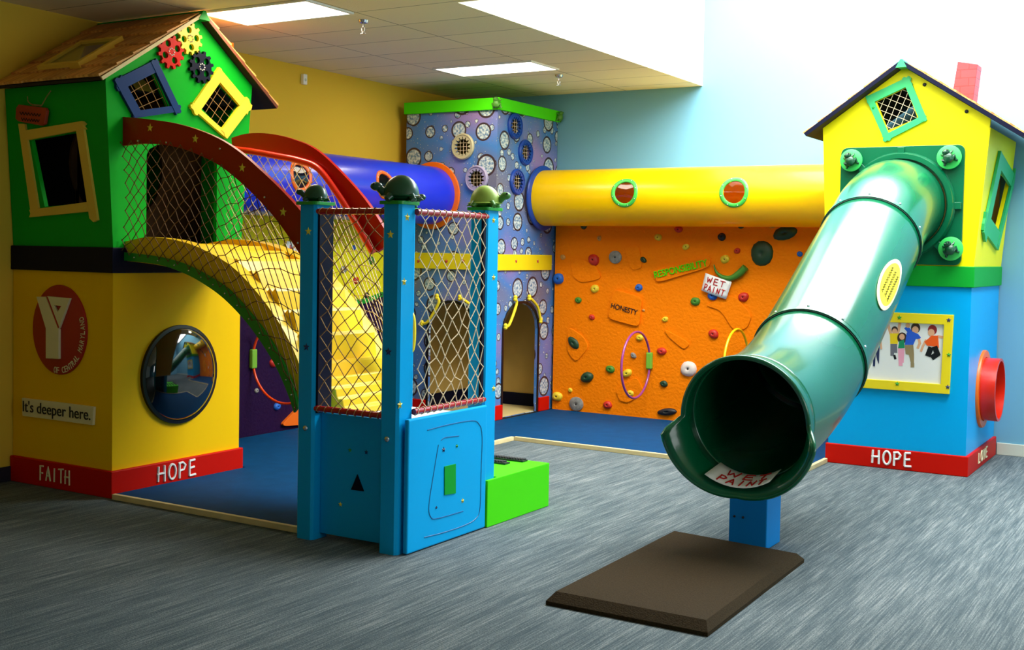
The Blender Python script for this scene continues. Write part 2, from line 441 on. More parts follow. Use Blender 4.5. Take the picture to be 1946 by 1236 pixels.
def bubblemat():
    """printed soap-bubble paper: dark-rimmed circles with pale speckled centres on a blue-lilac ground"""
    m_ = bpy.data.materials.new('bubble_print'); m_.use_nodes = True; nt = m_.node_tree; b = nt.nodes['Principled BSDF']
    b.inputs['Roughness'].default_value = .45
    L = nt.links.new; ge = add(nt, 'ShaderNodeNewGeometry'); sx = add(nt, 'ShaderNodeSeparateXYZ'); L(ge.outputs['Position'], sx.inputs[0])
    s = add(nt, 'ShaderNodeMath', operation='ADD'); L(sx.outputs[0], s.inputs[0]); L(sx.outputs[1], s.inputs[1])
    cb = add(nt, 'ShaderNodeCombineXYZ'); L(s.outputs[0], cb.inputs[0]); L(sx.outputs[2], cb.inputs[1])
    n0 = add(nt, 'ShaderNodeTexNoise'); n0.inputs['Scale'].default_value = 1.1; n0.inputs['Detail'].default_value = 2; L(cb.outputs[0], n0.inputs['Vector'])
    rp = add(nt, 'ShaderNodeValToRGB'); L(n0.outputs[0], rp.inputs[0]); c = rp.color_ramp
    c.elements[0].position = .34; c.elements[0].color = rgb(112, 112, 134); c.elements[1].position = .66; c.elements[1].color = rgb(150, 124, 176)
    e = c.elements.new(.48); e.color = rgb(66, 124, 190)
    cur = rp.outputs[0]
    ns = add(nt, 'ShaderNodeTexNoise'); ns.inputs['Scale'].default_value = 45; L(cb.outputs[0], ns.inputs['Vector'])
    rs = add(nt, 'ShaderNodeValToRGB'); L(ns.outputs[0], rs.inputs[0]); c = rs.color_ramp
    c.elements[0].position = .38; c.elements[0].color = rgb(96, 132, 164); c.elements[1].position = .62; c.elements[1].color = rgb(214, 222, 214)
    def layer(cur, scale, rmin, rmax, off, rand):
        mp = add(nt, 'ShaderNodeMapping'); mp.inputs['Location'].default_value = off; L(cb.outputs[0], mp.inputs[0])
        vo = add(nt, 'ShaderNodeTexVoronoi'); vo.voronoi_dimensions = '2D'; vo.inputs['Scale'].default_value = scale; vo.inputs['Randomness'].default_value = rand
        L(mp.outputs[0], vo.inputs['Vector'])
        sc = add(nt, 'ShaderNodeSeparateColor'); L(vo.outputs['Color'], sc.inputs[0])
        mr = add(nt, 'ShaderNodeMapRange'); mr.inputs['To Min'].default_value = rmin; mr.inputs['To Max'].default_value = rmax; L(sc.outputs[0], mr.inputs[0])
        q = add(nt, 'ShaderNodeMath', operation='DIVIDE'); L(vo.outputs['Distance'], q.inputs[0]); L(mr.outputs[0], q.inputs[1])
        lt = add(nt, 'ShaderNodeMath', operation='LESS_THAN'); lt.inputs[1].default_value = 1; L(q.outputs[0], lt.inputs[0])
        l2 = add(nt, 'ShaderNodeMath', operation='LESS_THAN'); l2.inputs[1].default_value = .8; L(q.outputs[0], l2.inputs[0])
        m1 = add(nt, 'ShaderNodeMix', data_type='RGBA'); L(lt.outputs[0], m1.inputs[0]); L(cur, m1.inputs[6]); m1.inputs[7].default_value = rgb(58, 40, 44)
        m2 = add(nt, 'ShaderNodeMix', data_type='RGBA'); L(l2.outputs[0], m2.inputs[0]); L(m1.outputs[2], m2.inputs[6]); L(rs.outputs[0], m2.inputs[7])
        return m2.outputs[2]
    cur = layer(cur, 26, .0, .16, (.3, .7, 0), .9)
    cur = layer(cur, 7.5, .02, .3, (.1, .2, 0), .8)
    cur = layer(cur, 3.7, .12, .4, (0, .1, 0), .6)
    L(cur, b.inputs['Base Color']); return m_
M['bubbles'] = bubblemat()

def shinglemat():
    m_ = bpy.data.materials.new('cedar_shingle'); m_.use_nodes = True; nt = m_.node_tree; b = nt.nodes['Principled BSDF']
    b.inputs['Roughness'].default_value = .6
    tc = add(nt, 'ShaderNodeTexCoord'); mp = add(nt, 'ShaderNodeMapping'); mp.inputs['Scale'].default_value = (40, 3, 3); oi = add(nt, 'ShaderNodeObjectInfo')
    nt.links.new(tc.outputs['Object'], mp.inputs[0])
    n = add(nt, 'ShaderNodeTexNoise'); n.inputs['Scale'].default_value = 1; n.inputs['Detail'].default_value = 3; nt.links.new(mp.outputs[0], n.inputs['Vector'])
    rp = add(nt, 'ShaderNodeValToRGB'); nt.links.new(n.outputs[0], rp.inputs[0])
    rp.color_ramp.elements[0].position = .3; rp.color_ramp.elements[0].color = rgb(196, 120, 44); rp.color_ramp.elements[1].position = .7; rp.color_ramp.elements[1].color = rgb(252, 190, 104)
    hs = add(nt, 'ShaderNodeHueSaturation'); mr = add(nt, 'ShaderNodeMapRange'); mr.inputs['To Min'].default_value = .7; mr.inputs['To Max'].default_value = 1.1
    nt.links.new(oi.outputs['Random'], mr.inputs[0]); nt.links.new(mr.outputs[0], hs.inputs['Value'])
    nt.links.new(rp.outputs[0], hs.inputs['Color']); nt.links.new(hs.outputs[0], b.inputs['Base Color'])
    return m_
M['shingle'] = shinglemat()

def translucent(m_, c, f_):
    nt = m_.node_tree; b = nt.nodes['Principled BSDF']; tr = add(nt, 'ShaderNodeBsdfTranslucent'); tr.inputs[0].default_value = c
    mx = add(nt, 'ShaderNodeMixShader'); mx.inputs[0].default_value = f_
    nt.links.new(b.outputs[0], mx.inputs[1]); nt.links.new(tr.outputs[0], mx.inputs[2]); nt.links.new(mx.outputs[0], nt.nodes['Material Output'].inputs[0])
translucent(M['tube_yellow'], rgb(255, 175, 0), .32)
def brickmat():
    m_ = bpy.data.materials.new('red_brick'); m_.use_nodes = True; nt = m_.node_tree; b = nt.nodes['Principled BSDF']
    tc = add(nt, 'ShaderNodeTexCoord'); sx = add(nt, 'ShaderNodeSeparateXYZ'); nt.links.new(tc.outputs['Object'], sx.inputs[0])
    s = add(nt, 'ShaderNodeMath', operation='ADD'); nt.links.new(sx.outputs[0], s.inputs[0]); nt.links.new(sx.outputs[1], s.inputs[1])
    cb = add(nt, 'ShaderNodeCombineXYZ'); nt.links.new(s.outputs[0], cb.inputs[0]); nt.links.new(sx.outputs[2], cb.inputs[1])
    br = add(nt, 'ShaderNodeTexBrick'); br.inputs['Scale'].default_value = 1; br.inputs['Brick Width'].default_value = .12; br.inputs['Row Height'].default_value = .062
    br.inputs['Mortar Size'].default_value = .004; br.inputs['Color1'].default_value = rgb(206, 40, 44); br.inputs['Color2'].default_value = rgb(188, 34, 38); br.inputs['Mortar'].default_value = rgb(110, 24, 24)
    nt.links.new(cb.outputs[0], br.inputs['Vector']); nt.links.new(br.outputs[0], b.inputs['Base Color']); return m_
M['brick'] = brickmat()

# ------------------------------------------------------------------ the room
XL, YB, H, SX, SYN = -6.96, 10.46, 3.18, -4.27, 6.35
XR, YF, HT = 3.0, -1.5, 4.8
struct(B().box((XL-.1, YF-.1, -.12), (XR+.1, YB+.1, 0)).obj('floor', M['carpet']))
struct(B().box((XL-.1, YF-.1, 0), (XL, YB+.1, H)).obj('wall_left', M['yellow_wall']))
struct(B().box((XL, YB, 0), (XR+.1, YB+.1, HT)).obj('wall_back', M['blue_wall']))
struct(B().box((XL, YF-.1, 0), (XR+.1, YF, H)).obj('wall_front', M['white_wall']))
wr = B().panel([rect(YF, 0, YB, HT), rect(2.4, 1.0, 6.8, 2.5)], FX(XR), 0, .1)  # opening cut for the added window, out of view
struct(wr.obj('wall_right', M['blue_wall'], fix=True))
ce = B().box((XL-.1, YF-.1, H), (SX, YB, H+.1)).box((SX, YF-.1, H), (XR+.1, SYN, H+.1))
struct(ce.obj('ceiling', M['tiles']))
struct(B().box((SX-.08, SYN-.08, H+.1), (SX, YB, HT)).obj('wall_skylight_left', M['white_wall']))
struct(B().box((SX, SYN-.08, H+.1), (XR, SYN, HT)).obj('wall_skylight_front', M['white_wall']))
struct(B().box((SX-.08, SYN-.08, HT), (XR+.1, YB+.1, HT+.1)).obj('ceiling_upper', M['white_wall']))
struct(B().box((-1.59, YB-.015, 0), (XR, YB, .1)).obj('baseboard_back', M['beige_trim'], bevel=.004))
struct(B().box((XL, YF, 0), (XL+.015, 5.06, .1)).obj('baseboard_left', M['dark_trim'], bevel=.004))
wf = B().panel([rect(2.35, .95, 6.85, 2.55), rect(2.44, 1.04, 6.76, 2.46)], FX(XR), -.12, .03)  # made-up window out of view, added to go with the side fill
for k in range(1, 4): wf.box((XR-.03, 2.4+k*1.1-.03, 1.0), (XR+.0, 2.4+k*1.1+.03, 2.5))
struct(wf.obj('added_window_frame', M['white'], fix=True))
struct(B().box((XR+.02, 2.4, 1.0), (XR+.03, 6.8, 2.5)).obj('added_window_pane', M['glass']))

# ceiling lamps and fittings
def ceiling_light(x0, y0, x1, y1, label, power):
    t = thing('ceiling_light', label, 'ceiling light', ((x0+x1)/2, (y0+y1)/2, H), 'flush fluorescent ceiling panels')
    B().panel([rect(x0, y0, x1, y1), rect(x0+.02, y0+.02, x1-.02, y1-.02)], FZ(H), -.014, -.001).obj('frame', M['white'], t, fix=True)
    B().box((x0+.02, y0+.02, H-.01), (x1-.02, y1-.02, H-.002)).obj('diffuser', M['panel_light'], t)
    area('lamp_glow', ((x0+x1)/2, (y0+y1)/2, H-.03), (0, 0, 0), (x1-x0)*.9, (y1-y0)*.9, power, (1, .86, .62)).parent = None
ceiling_light(-6.03, 5.82, -5.07, 6.30, 'rectangular ceiling lamp above the roof peak of the green playhouse', 9)
ceiling_light(-5.97, 8.50, -4.98, 8.98, 'rectangular ceiling lamp above the bubble-patterned tower', 9)

def sprinkler(x, y, label):
    t = thing('sprinkler_head', label, 'sprinkler', (x, y, H), 'ceiling sprinkler heads')
    f = FZ(H-.09)
    B().lathe([(0, .09), (.035, .088), (.03, .07), (.012, .065)], f, (x, y), 20).obj('escutcheon', M['chrome'], t)
    b = B().tube([(x, y, H-.02), (x, y, H-.05)], .009)
    for s_ in (-1, 1): b.tube([(x, y, H-.045), (x+s_*.014, y, H-.055), (x+s_*.012, y, H-.075), (x, y, H-.085)], .003, 6)
    b.tube([(x, y, H-.05), (x, y, H-.085)], .003, 6)
    b.obj('sprinkler_body', M['chrome'], t)
    b = B()
    b.panel([gearpts((x, y), .02, 10, .25)], f, -.004, -.001); b.obj('deflector', M['chrome'], t)
sprinkler(-5.18, 6.54, 'metal sprinkler head beside the ceiling lamp nearest the viewer')
sprinkler(-5.16, 9.30, 'small metal sprinkler head by the ceiling lamp over the tower')
y_, z_ = QX(575, 150, XL)
t = thing('wall_sensor', 'small white box sensor high on the yellow wall', 'sensor', (XL, y_, z_-.05))
B().box((XL, y_-.025, z_-.05), (XL+.035, y_+.025, z_+.04)).obj('housing', M['white'], t, bevel=.006)
B().ball((XL+.034, y_, z_-.01), (.006, .014, .014), 12, 8).obj('lens', M['beige_trim'], t)

# ------------------------------------------------------------------ shared little builders
def star(fr, c, r, m_, parent, rot=0, c0=0, h=.008):
    P = starpts(c, r, rot); b = B(); n = 10
    vs = [fr.p(a, q, c0) for a, q in P]+[fr.p(c[0], c[1], c0+h)]
    b.raw(vs, [(i, (i+1) % n, n) for i in range(n)]+[list(range(n))[::-1]])
    return b.obj('star', m_, parent, fix=True)
def bolt(fr, c, r, parent, c0=0, m_=None, h=.006):
    return B().lathe([(r, c0), (r, c0+h*.4), (r*.8, c0+h*.8), (r*.4, c0+h), (0, c0+h)], fr, c, 10).obj('bolt', m_ or M['chrome'], parent)
def bar_frame(fr, outer, inner, c0, c1): return B().panel([outer, inner], fr, c0, c1)
def boards(fr, quads, c0, c1, jag=True):
    b = B()
    for q in quads: b.panel([q], fr, c0, c1)
    return b
def quadframe(fr, O, I, c0, c1, over=.006):
    """four boards that overlap at the corners with small jagged ends"""
    b = B()
    for i in range(4):
        j = (i+1) % 4
        a, e = V(O[i]), V(O[j]); ai, ei = V(I[i]), V(I[j]); d = (e-a).normalized(); n = V((-d.y, d.x))
        if n.dot(ai-a) < 0: n = -n
        w_ = abs((ai-a).dot(n)); L_ = (e-a).length+over
        a2 = a-d*(over if i % 2 else 0); e2 = a2+d*L_
        pts = [a2, a2+n*w_*.33+d*.006, a2+n*w_*.66-d*.006, a2+n*w_, e2+n*w_, e2+n*w_*.66-d*.008, e2+n*w_*.33+d*.006, e2]
        b.panel([[(p.x, p.y) for p in pts]], fr, c0+(.003 if i % 2 else 0), c1+(.003 if i % 2 else 0))
    return b
def turtle(parent, c, ang, ms, shell_m, body_m, s=1.0):
    t = B(); rot = Matrix.Rotation(ang, 3, 'Z')
    def P(x, y, z): return V(c)+rot @ V((x*s, y*s, z*s))
    nu, nv = 24, 8; G = []
    for j in range(nv+1):
        a = PI/2*j/nv
        G.append([P(.055*math.sin(a)*math.cos(2*PI*k/nu)*1.15, .05*math.sin(a)*math.sin(2*PI*k/nu), .022+.07*math.cos(a)) for k in range(nu)])
    G.append([P(.072*math.cos(2*PI*k/nu)*1.05, .06*math.sin(2*PI*k/nu), .018) for k in range(nu)])
    G.append([P(.055*math.cos(2*PI*k/nu), .045*math.sin(2*PI*k/nu), .014) for k in range(nu)])
    t.grid(G, mi=0, wrapu=True)
    t.ball(P(0, 0, .018), (.052*s, .045*s, .018*s), 16, 8, mi=1, rot=rot)
    t.tube([P(.045, 0, .022), P(.064, 0, .032), P(.076, 0, .044)], [.017*s, .014*s, .014*s], 10, mi=1)
    t.ball(P(.086, 0, .05), (.022*s, .017*s, .016*s), 14, 8, mi=1, rot=rot)
    for e in (-1, 1):
        t.ball(P(.094, e*.012, .058), .005*s, 8, 6, mi=2)
        t.tube([P(.035, e*.035, .018), P(.048, e*.046, .004)], [.015*s, .012*s], 8, mi=1)
        t.tube([P(-.035, e*.035, .018), P(-.044, e*.044, .004)], [.014*s, .011*s], 8, mi=1)
    t.tube([P(-.06, 0, .014), P(-.078, 0, .006)], [.009*s, .002], 8, mi=1)
    return t.obj('turtle', [shell_m, body_m, M['ink']], parent)
def frog(parent, c, fr, ms, s=1.0, name='frog', ang=0):
    """squatting frog: fr.n is away from the surface"""
    b = B()
    ca, sa = math.cos(ang), math.sin(ang)
    def P(u, v, n): u, v = u*ca-v*sa, u*sa+v*ca; return fr.p(c[0]+u*s, c[1]+v*s, c[2]+n*s)
    def blob(u, v, n, ru, rv, rn, mi=0):
        G = []
        for j in range(9):
            q = PI*j/8; G.append([P(u+ru*math.sin(q)*math.cos(2*PI*k/14), v+rv*math.sin(q)*math.sin(2*PI*k/14), n+rn*math.cos(q)) for k in range(14)])
        b.grid(G, mi=mi, wrapu=True)
    blob(0, -.008, .03, .044, .05, .034); blob(0, .042, .044, .034, .026, .024)
    for e in (-1, 1):
        blob(e*.017, .05, .06, .009, .009, .009); blob(e*.019, .054, .066, .004, .004, .004, 1)
        b.tube([P(e*.02, -.03, .03), P(e*.05, -.01, .025), P(e*.045, -.045, .01), P(e*.06, -.055, .004)], [.022*s, .018*s, .012*s, .010*s], 8)
        b.tube([P(e*.022, .025, .03), P(e*.042, .03, .014), P(e*.05, .045, .003)], [.01*s, .008*s, .006*s], 8)
    return b.obj(name, [ms, M['ink']], parent, fix=True)
def roofslab(b, a0, a1, fr_x, thick): pass

def shingles(parent, O, du, dv, LU, LV, rows, wmin, wmax, avoid=None, out=.004):
    """rows of wood shingles on a slope: O eave corner, du along the eave, dv up the slope"""
    n = du.cross(dv).normalized()
    if n.z < 0: n = -n
    k = 0
    for r_ in range(rows):
        u = -random.uniform(0, .05)
        while u < LU-.02:
            w_ = min(random.uniform(wmin, wmax), LU-u+.02); u0 = max(u, 0); v0 = LV*r_/rows-random.uniform(0, .03)*(1 if r_ else .5); v1 = LV*(r_+1)/rows+.03
            v1 = min(v1, LV); u1 = min(u+w_-.004, LU)
            if u1-u0 > .02 and not (avoid and avoid((u0+u1)/2, (v0+v1)/2, u0, u1, v0, v1)):
                b = B()
                lo = .004+out; hi = .018+out
                P = lambda a, c, h: O+du*a+dv*c+n*h
                b.hexa([P(u0, v0, out+.004), P(u1, v0, out+.004), P(u1, v1, out), P(u0, v1, out)],
                       [P(u0, v0, out+.02), P(u1, v0, out+.02), P(u1, v1, out+.004), P(u0, v1, out+.004)])
                b.obj('shingle', M['shingle'], parent, fix=True); k += 1
            u += w_
    return k

# ------------------------------------------------------------------ left playhouse (green over yellow)
hx0, hx1, hy0, hy1 = XL+.005, -5.98, 5.08, 6.20
t = LH = thing('playhouse', 'tall playhouse with green upper storey, yellow base and wood shingle roof', 'playhouse', (-6.47, 5.64, 0))
B().box((hx0, hy0, .02), (hx1, hy1, 1.42)).obj('lower_wall', M['yellow'], t)
bt = B().box((hx0, hy0-.025, 0), (hx1+.025, hy1+.02, .172)).obj('base_trim', M['red'], t, bevel=.006)
B().box((hx0, hy0-.02, 1.42), (hx1+.02, hy1+.015, 1.58)).obj('middle_band', M['navy'], t, bevel=.005)
# FAITH / HOPE
def letters(word, fr, c, r, u0, v0, w_, h_, parent, m_=None, skew=0):
    b = B(); strokes(b, word, lambda a, q: fr.p(a, q, c), u0, v0, w_, h_, r, skew)
    return b.obj('lettering', m_ or M['cream'], parent, label='hand-painted word '+word)
fq = FY(hy0-.025); a = QY(75, 918, hy0-.025); e = QY(136, 890, hy0-.025)
letters('FAITH', fq, .002, .006, a[0], .045, e[0]-a[0], .09, t)
fq = FX(hx1+.025); a = QX(298, 918, hx1+.025); e = QX(375, 884, hx1+.025)
letters('HOPE', fq, .002, .008, a[0], .05, e[0]-a[0], .1, t, M['white'])
# logo disc
fl = FY(hy0); cx_, cz_ = QY(115, 627, hy0)
dr = .265
lg = B().lathe([(0, .016), (dr-.01, .016), (dr, .010), (dr, 0)], fl, (cx_, cz_), 48, sy=1.1).obj('logo_disc', M['logo_red'], t)
def LP(pts): return [QY(p[0], p[1], hy0) for p in pts]
b = B().panel([LP([(77, 564), (95, 564), (117, 620), (120, 626), (120, 682), (95, 681), (95, 624)])], fl, .016, .034)
b.panel([LP([(97, 563), (141, 567), (120, 624), (118, 620)]), LP([(110, 580), (124, 582), (117, 593)])], fl, .016, .034)
b.obj('logo_letter', M['cream'], lg, bevel=.003, fix=True)
B().panel([LP([(97, 564), (99, 564), (121, 622), (119, 624)])], fl, .034, .0355).obj('letter_groove', M['logo_red'], lg, fix=True)
# OF CENTRAL MARYLAND round the edge
def ring_text(word, c, r, a0, a1, size, fr, cc, m_, parent, sy_=1.0):
    n = len(word); 
    for i, ch in enumerate(word):
        if ch == ' ': continue
        th = a0+(a1-a0)*i/(n-1)
        u = (-math.sin(th), math.cos(th))   # text direction, counter-clockwise
        o = (c[0]+r*math.cos(th), c[1]+r*sy_*math.sin(th)); f2 = Fr(fr.p(o[0], o[1], cc), fr.u*u[0]+fr.v*u[1], fr.u*(-u[1])+fr.v*u[0])
        text('letter', ch, f2, -size*.3, 0, size*(.2 if ch == 'I' else .58), size, m_, parent, .003)
ring_text('OF CENTRAL MARYLAND', (cx_, cz_), dr*.97, R(-97), R(18), .04, fl, .0165, M['cream'], lg, 1.1)
# slogan plate
P4 = LP([(46, 756), (183, 773), (181, 808), (47, 790)])
sg = B().panel([P4], fl, 0, .02).obj('slogan_plate', M['cream'], t, bevel=.004)
a = V(QY(49, 783, hy0)); e = V(QY(177, 800, hy0)); d = e-a
text('slogan_lettering', "It's deeper here.", fl, a.x, a.y-.018, d.length, .098, M['ink'], sg, .003, .021, math.atan2(d.y, d.x)*.6)
# bubble window
fx = FX(hx1); bc = (5.632, .742); br_ = .312
bw = B().lathe([(br_+.018, 0), (br_+.018, .022), (br_-.004, .026), (br_-.012, .01)], fx, bc, 48).obj('bubble_window_rim', M['black'], t)
prof = [(br_*math.sin(PI/2*k/14), .006+.10*math.cos(PI/2*k/14)) for k in range(14, -1, -1)]
B().lathe(prof, fx, bc, 48).obj('bubble_window', M['window_dark'], bw)
# upper storey, hollow, flared
zB, zT = 1.58, 2.61
kf = .065/(zT-zB)
fyt = Tilt(FY(hy0), zB, kf)
def QT(px, py):  # on the flared front wall
    return QY(px, py, hy0-.04)
op = [QT(60, 266), QT(150, 251), QT(163, 385), QT(79, 393)]
xc = hx1
fxr = FX(xc)
def rz(y): return 3.135-(5.775-y)*(.535/.83)-.004 if y < 5.775 else 3.135-(y-5.775)*(.535/(QX(525, 205, xc+.055)[0]-5.775))-.004
gw = [(hy0, zB), (hy1, zB), (6.30, rz(6.30)), (5.775, 3.128), (hy0-.065, rz(hy0-.065))]
door = [(5.345, 1.605), (5.965, 1.605), (5.965, 2.18)]+[(5.655+.31*math.cos(a_), 2.18+.1*math.sin(a_)) for a_ in [PI*k/8 for k in range(1, 8)]]+[(5.345, 2.18)]
bI = [QX(*p, xc) for p in ((235, 167), (289, 132), (320, 202), (268, 221))]
yI = [QX(*p, xc) for p in ((411, 153), (454, 198), (424, 250), (381, 204))]
B().panel([gw, door, bI, yI], fxr, -.03, 0).obj('gable_wall', M['green'], t, fix=True)
B().panel([rect(hx0, zB, xc-.001, zT), op], fyt, -.03, 0).obj('front_wall', M['green'], t, fix=True)
B().hexa([(hx0, hy1-.03, zB), (xc-.03, hy1-.03, zB), (xc-.03, hy1, zB), (hx0, hy1, zB)], [(hx0, 6.27, zT), (xc-.03, 6.27, zT), (xc-.03, 6.30, zT), (hx0, 6.30, zT)]).obj('rear_wall', M['green'], t)
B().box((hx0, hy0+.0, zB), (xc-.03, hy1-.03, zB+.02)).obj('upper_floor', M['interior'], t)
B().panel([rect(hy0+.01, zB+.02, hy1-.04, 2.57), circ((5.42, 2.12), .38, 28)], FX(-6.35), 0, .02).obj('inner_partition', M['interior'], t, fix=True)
B().panel([[(hy0, zB+.02), (hy1-.04, zB+.02), (hy1+.04, 2.6), (5.78, 3.08), (hy0-.03, 2.6)]], FX(hx0), 0, .012).obj('inner_back', M['shade_black'], t, fix=True)  # backing painted black for the shade seen through the openings
B().box((hx0+.02, hy0+.0, 2.575), (xc-.04, hy1+.06, 2.59)).obj('attic_floor', M['shade_black'], t)
# front window
wfm = boards(fyt, [[QT(41, 236), QT(53, 236), QT(72, 411), QT(56, 411)]], 0, .016)
wfm.panel([[QT(52, 249), QT(163, 231), QT(168, 236), QT(164, 240), QT(168, 246), QT(55, 267)]], fyt, 0, .02)
wfm.panel([[QT(150, 246), QT(164, 240), QT(182, 418), QT(174, 422), QT(167, 415)]], fyt, 0, .018)
wfm.panel([[QT(54, 399), QT(165, 384), QT(167, 402), QT(53, 413), QT(56, 406)]], fyt, 0, .02)
wf_ = wfm.obj('window_frame', M['cream_yellow'], t, fix=True, label='crooked cream-yellow window frame')
# gable windows
bO = [QX(*p, xc) for p in ((213, 153), (293, 113), (340, 212), (252, 225))]
yO = [QX(*p, xc) for p in ((412, 128), (474, 202), (427, 264), (359, 204))]
f1 = quadframe(fxr, bO, bI, 0, .022).obj('window_frame', M['blue_frame'], t, fix=True, label='tilted blue window frame')
f2 = quadframe(fxr, yO, yI, 0, .022).obj('window_frame', M['window_yellow'], t, fix=True, label='diamond-set yellow window frame')
def quadS(I, fr, c):
    def f_(u, v):
        p = V(I[0])*(1-u)*(1-v)+V(I[1])*u*(1-v)+V(I[2])*u*v+V(I[3])*(1-u)*v
        return fr.p(p.x, p.y, c)
    return f_
for I, par in ((bI, f1), (yI, f2)):
    b = B(); netsq(b, quadS(I, fxr, -.012), 4, 4, .002); b.obj('window_net', M['rope'], par)
# gears
def gear(px, py, r, m_, rot, stud):
    c = QX(px, py, xc); o = B()
    hs = []
    for k in range(4):
        a_ = rot+k*PI/2; hh = []
        for q in range(12):
            b_ = 2*PI*q/12; hh.append((c[0]+r*.52*math.cos(a_)+r*.16*math.cos(b_)*(1.3 if k % 2 else 1.3), c[1]+r*.52*math.sin(a_)+r*.17*math.sin(b_)*1.2))
        hs.append(hh)
    o.panel([gearpts(c, r, 12, .2)]+hs, fxr, .004, .024)
    g = o.obj('gear', m_, t, fix=True, bevel=.002)
    b = B()
    for q in range(8): b.ball(fxr.p(c[0]+r*.2*math.cos(q*PI/4), c[1]+r*.2*math.sin(q*PI/4), .026), .0055, 6, 5)
    b.obj('stud_ring', M['white' if stud else 'chrome'], g)
gear(321, 99, .112, M['red'], .5, 1); gear(357, 74, .108, M['band_yellow'], .2, 0); gear(379, 128, .11, M['navy'], .8, 1)
# roof
XO = xc+.055
ap = V((XO, 5.775, 3.135)); le = V((XO, 4.945, 2.60)); re = V((XO, QX(525, 205, XO)[0], 2.60))
def slab(p, q, x0, x1, th):
    d = (q-p).normalized(); n = V((0, -d.z, d.y)); n = n if n.z > 0 else -n
    return B().hexa([V((x0, p.y, p.z)), V((x1, p.y, p.z)), V((x1, q.y, q.z)), V((x0, q.y, q.z))], [V((x0, p.y, p.z))+n*th, V((x1, p.y, p.z))+n*th, V((x1, q.y, q.z))+n*th, V((x0, q.y, q.z))+n*th])
rl = slab(le, ap, hx0, XO, .02).obj('roof_slope', M['dark_wood'], t, fix=True)
rr_ = slab(ap, re, hx0, XO, .02).obj('roof_slope', M['dark_wood'], t, fix=True)
# barge boards along the gable edge
for p, q in ((le, ap), (ap, re)):
    d = (q-p).normalized(); n = V((0, -d.z, d.y)); n = n if n.z > 0 else -n
    B().hexa([p+V((-.01, 0, 0)), p+V((.008, 0, 0)), q+V((.008, 0, 0)), q+V((-.01, 0, 0))],
             [p+V((-.01, 0, 0))+n*.022, p+V((.008, 0, 0))+n*.022, q+V((.008, 0, 0))+n*.022, q+V((-.01, 0, 0))+n*.022]).obj('barge_board', M['edging' if q is ap else 'brown'], t, fix=True)
d = (ap-le); LV = d.length; dv = d.normalized(); nrm = V((0, -dv.z, dv.y))
O = V((hx0+.005, le.y, le.z))+nrm*.02
# roof window
RW = [QP(px, py, O, nrm) for px, py in ((100, 128), (161, 93), (205, 100), (151, 129))]
def uvr(p): return ((p-O).dot(V((1, 0, 0))), (p-O).dot(dv))
ruv = [uvr(p) for p in RW]
ux0, ux1 = min(p[0] for p in ruv), max(p[0] for p in ruv); vx0, vx1 = min(p[1] for p in ruv), max(p[1] for p in ruv)
ux0 = (ruv[0][0]+ruv[1][0])/2; ux1 = (ruv[2][0]+ruv[3][0])/2
frR = Fr(O, (1, 0, 0), dv)
shingles(rl, O, V((1, 0, 0)), dv, XO-hx0-.005, LV, 6, .14, .3, avoid=None)
rw = B().panel([rect(ux0-.035, vx0-.035, ux1+.035, vx1+.035), rect(ux0, vx0, ux1, vx1)], frR, 0, .05).obj('roof_window_frame', M['cream_yellow'], rl, fix=True)
B().panel([rect(ux0, vx0, ux1, vx1)], frR, .001, .034).obj('roof_window_pane', M['window_dark'], rl, fix=True)
d = re-ap; dv2 = (-d).normalized(); n2 = V((0, -dv2.z, dv2.y)); n2 = n2 if n2.z > 0 else -n2
shingles(rr_, V((hx0+.005, re.y, re.z))+n2*.02, V((1, 0, 0)), dv2, XO-hx0-.005, d.length, 6, .14, .3)
B().hexa([ap+V((hx0-XO, -.05, -.028)), ap+V((.012, -.05, -.028)), ap+V((.012, .05, -.028)), ap+V((hx0-XO, .05, -.028))],
         [ap+V((hx0-XO, -.01, .034)), ap+V((.012, -.01, .034)), ap+V((.012, .01, .034)), ap+V((hx0-XO, .01, .034))]).obj('ridge_cap', M['band_green'], t, fix=True)
B().box((-6.32, 6.19, 2.84), (-6.17, 6.31, 3.06)).obj('chimney', M['orange'], t, bevel=.004)

# hanging sign under the eave
sy0 = hy0-.075
t = thing('hanging_sign', 'small brown carved wooden sign hanging on a chain below the shingle eave', 'sign', Q(63, 235, 'y', sy0))
fs_ = FY(sy0)
P4 = [QY(*p, sy0) for p in ((33, 206), (38, 199), (88, 205), (91, 211), (87, 236), (80, 239), (37, 231), (32, 226))]
sb = B().panel([P4], fs_, -.012, .012).obj('board', mat('red_brown_wood', rgb(176, 56, 22), .6, var=.2, vscale=12), t, bevel=.004, fix=True)
b = B()
for row, (y0_, x0_, x1_) in enumerate(((213, 41, 80), (224, 44, 78))):
    pts = []
    for k in range(15):
        xx = x0_+(x1_-x0_)*k/14; pts.append(fs_.p(*QY(xx, y0_+(xx-40)*.1+(5 if k % 2 else 0), sy0), .013))
    b.tube(pts, .003, 5)
b.obj('carved_lettering', M['ink'], sb)
b = B()
for pts in (((52, 183), (53, 193), (60, 199)), ((60, 199), (79, 201)), ((79, 201), (88, 185), (97, 172))):
    for i in range(len(pts)-1):
        a, e = V(Q(*pts[i], 'y', sy0-.002)), V(Q(*pts[i+1], 'y', sy0-.002)); n = max(2, int((e-a).length/.011))
        for k in range(n):
            c = a.lerp(e, (k+.5)/n); b.ball(c, (.0035, .0035, .006), 6, 5)
b.obj('chain', M['rope'], t)

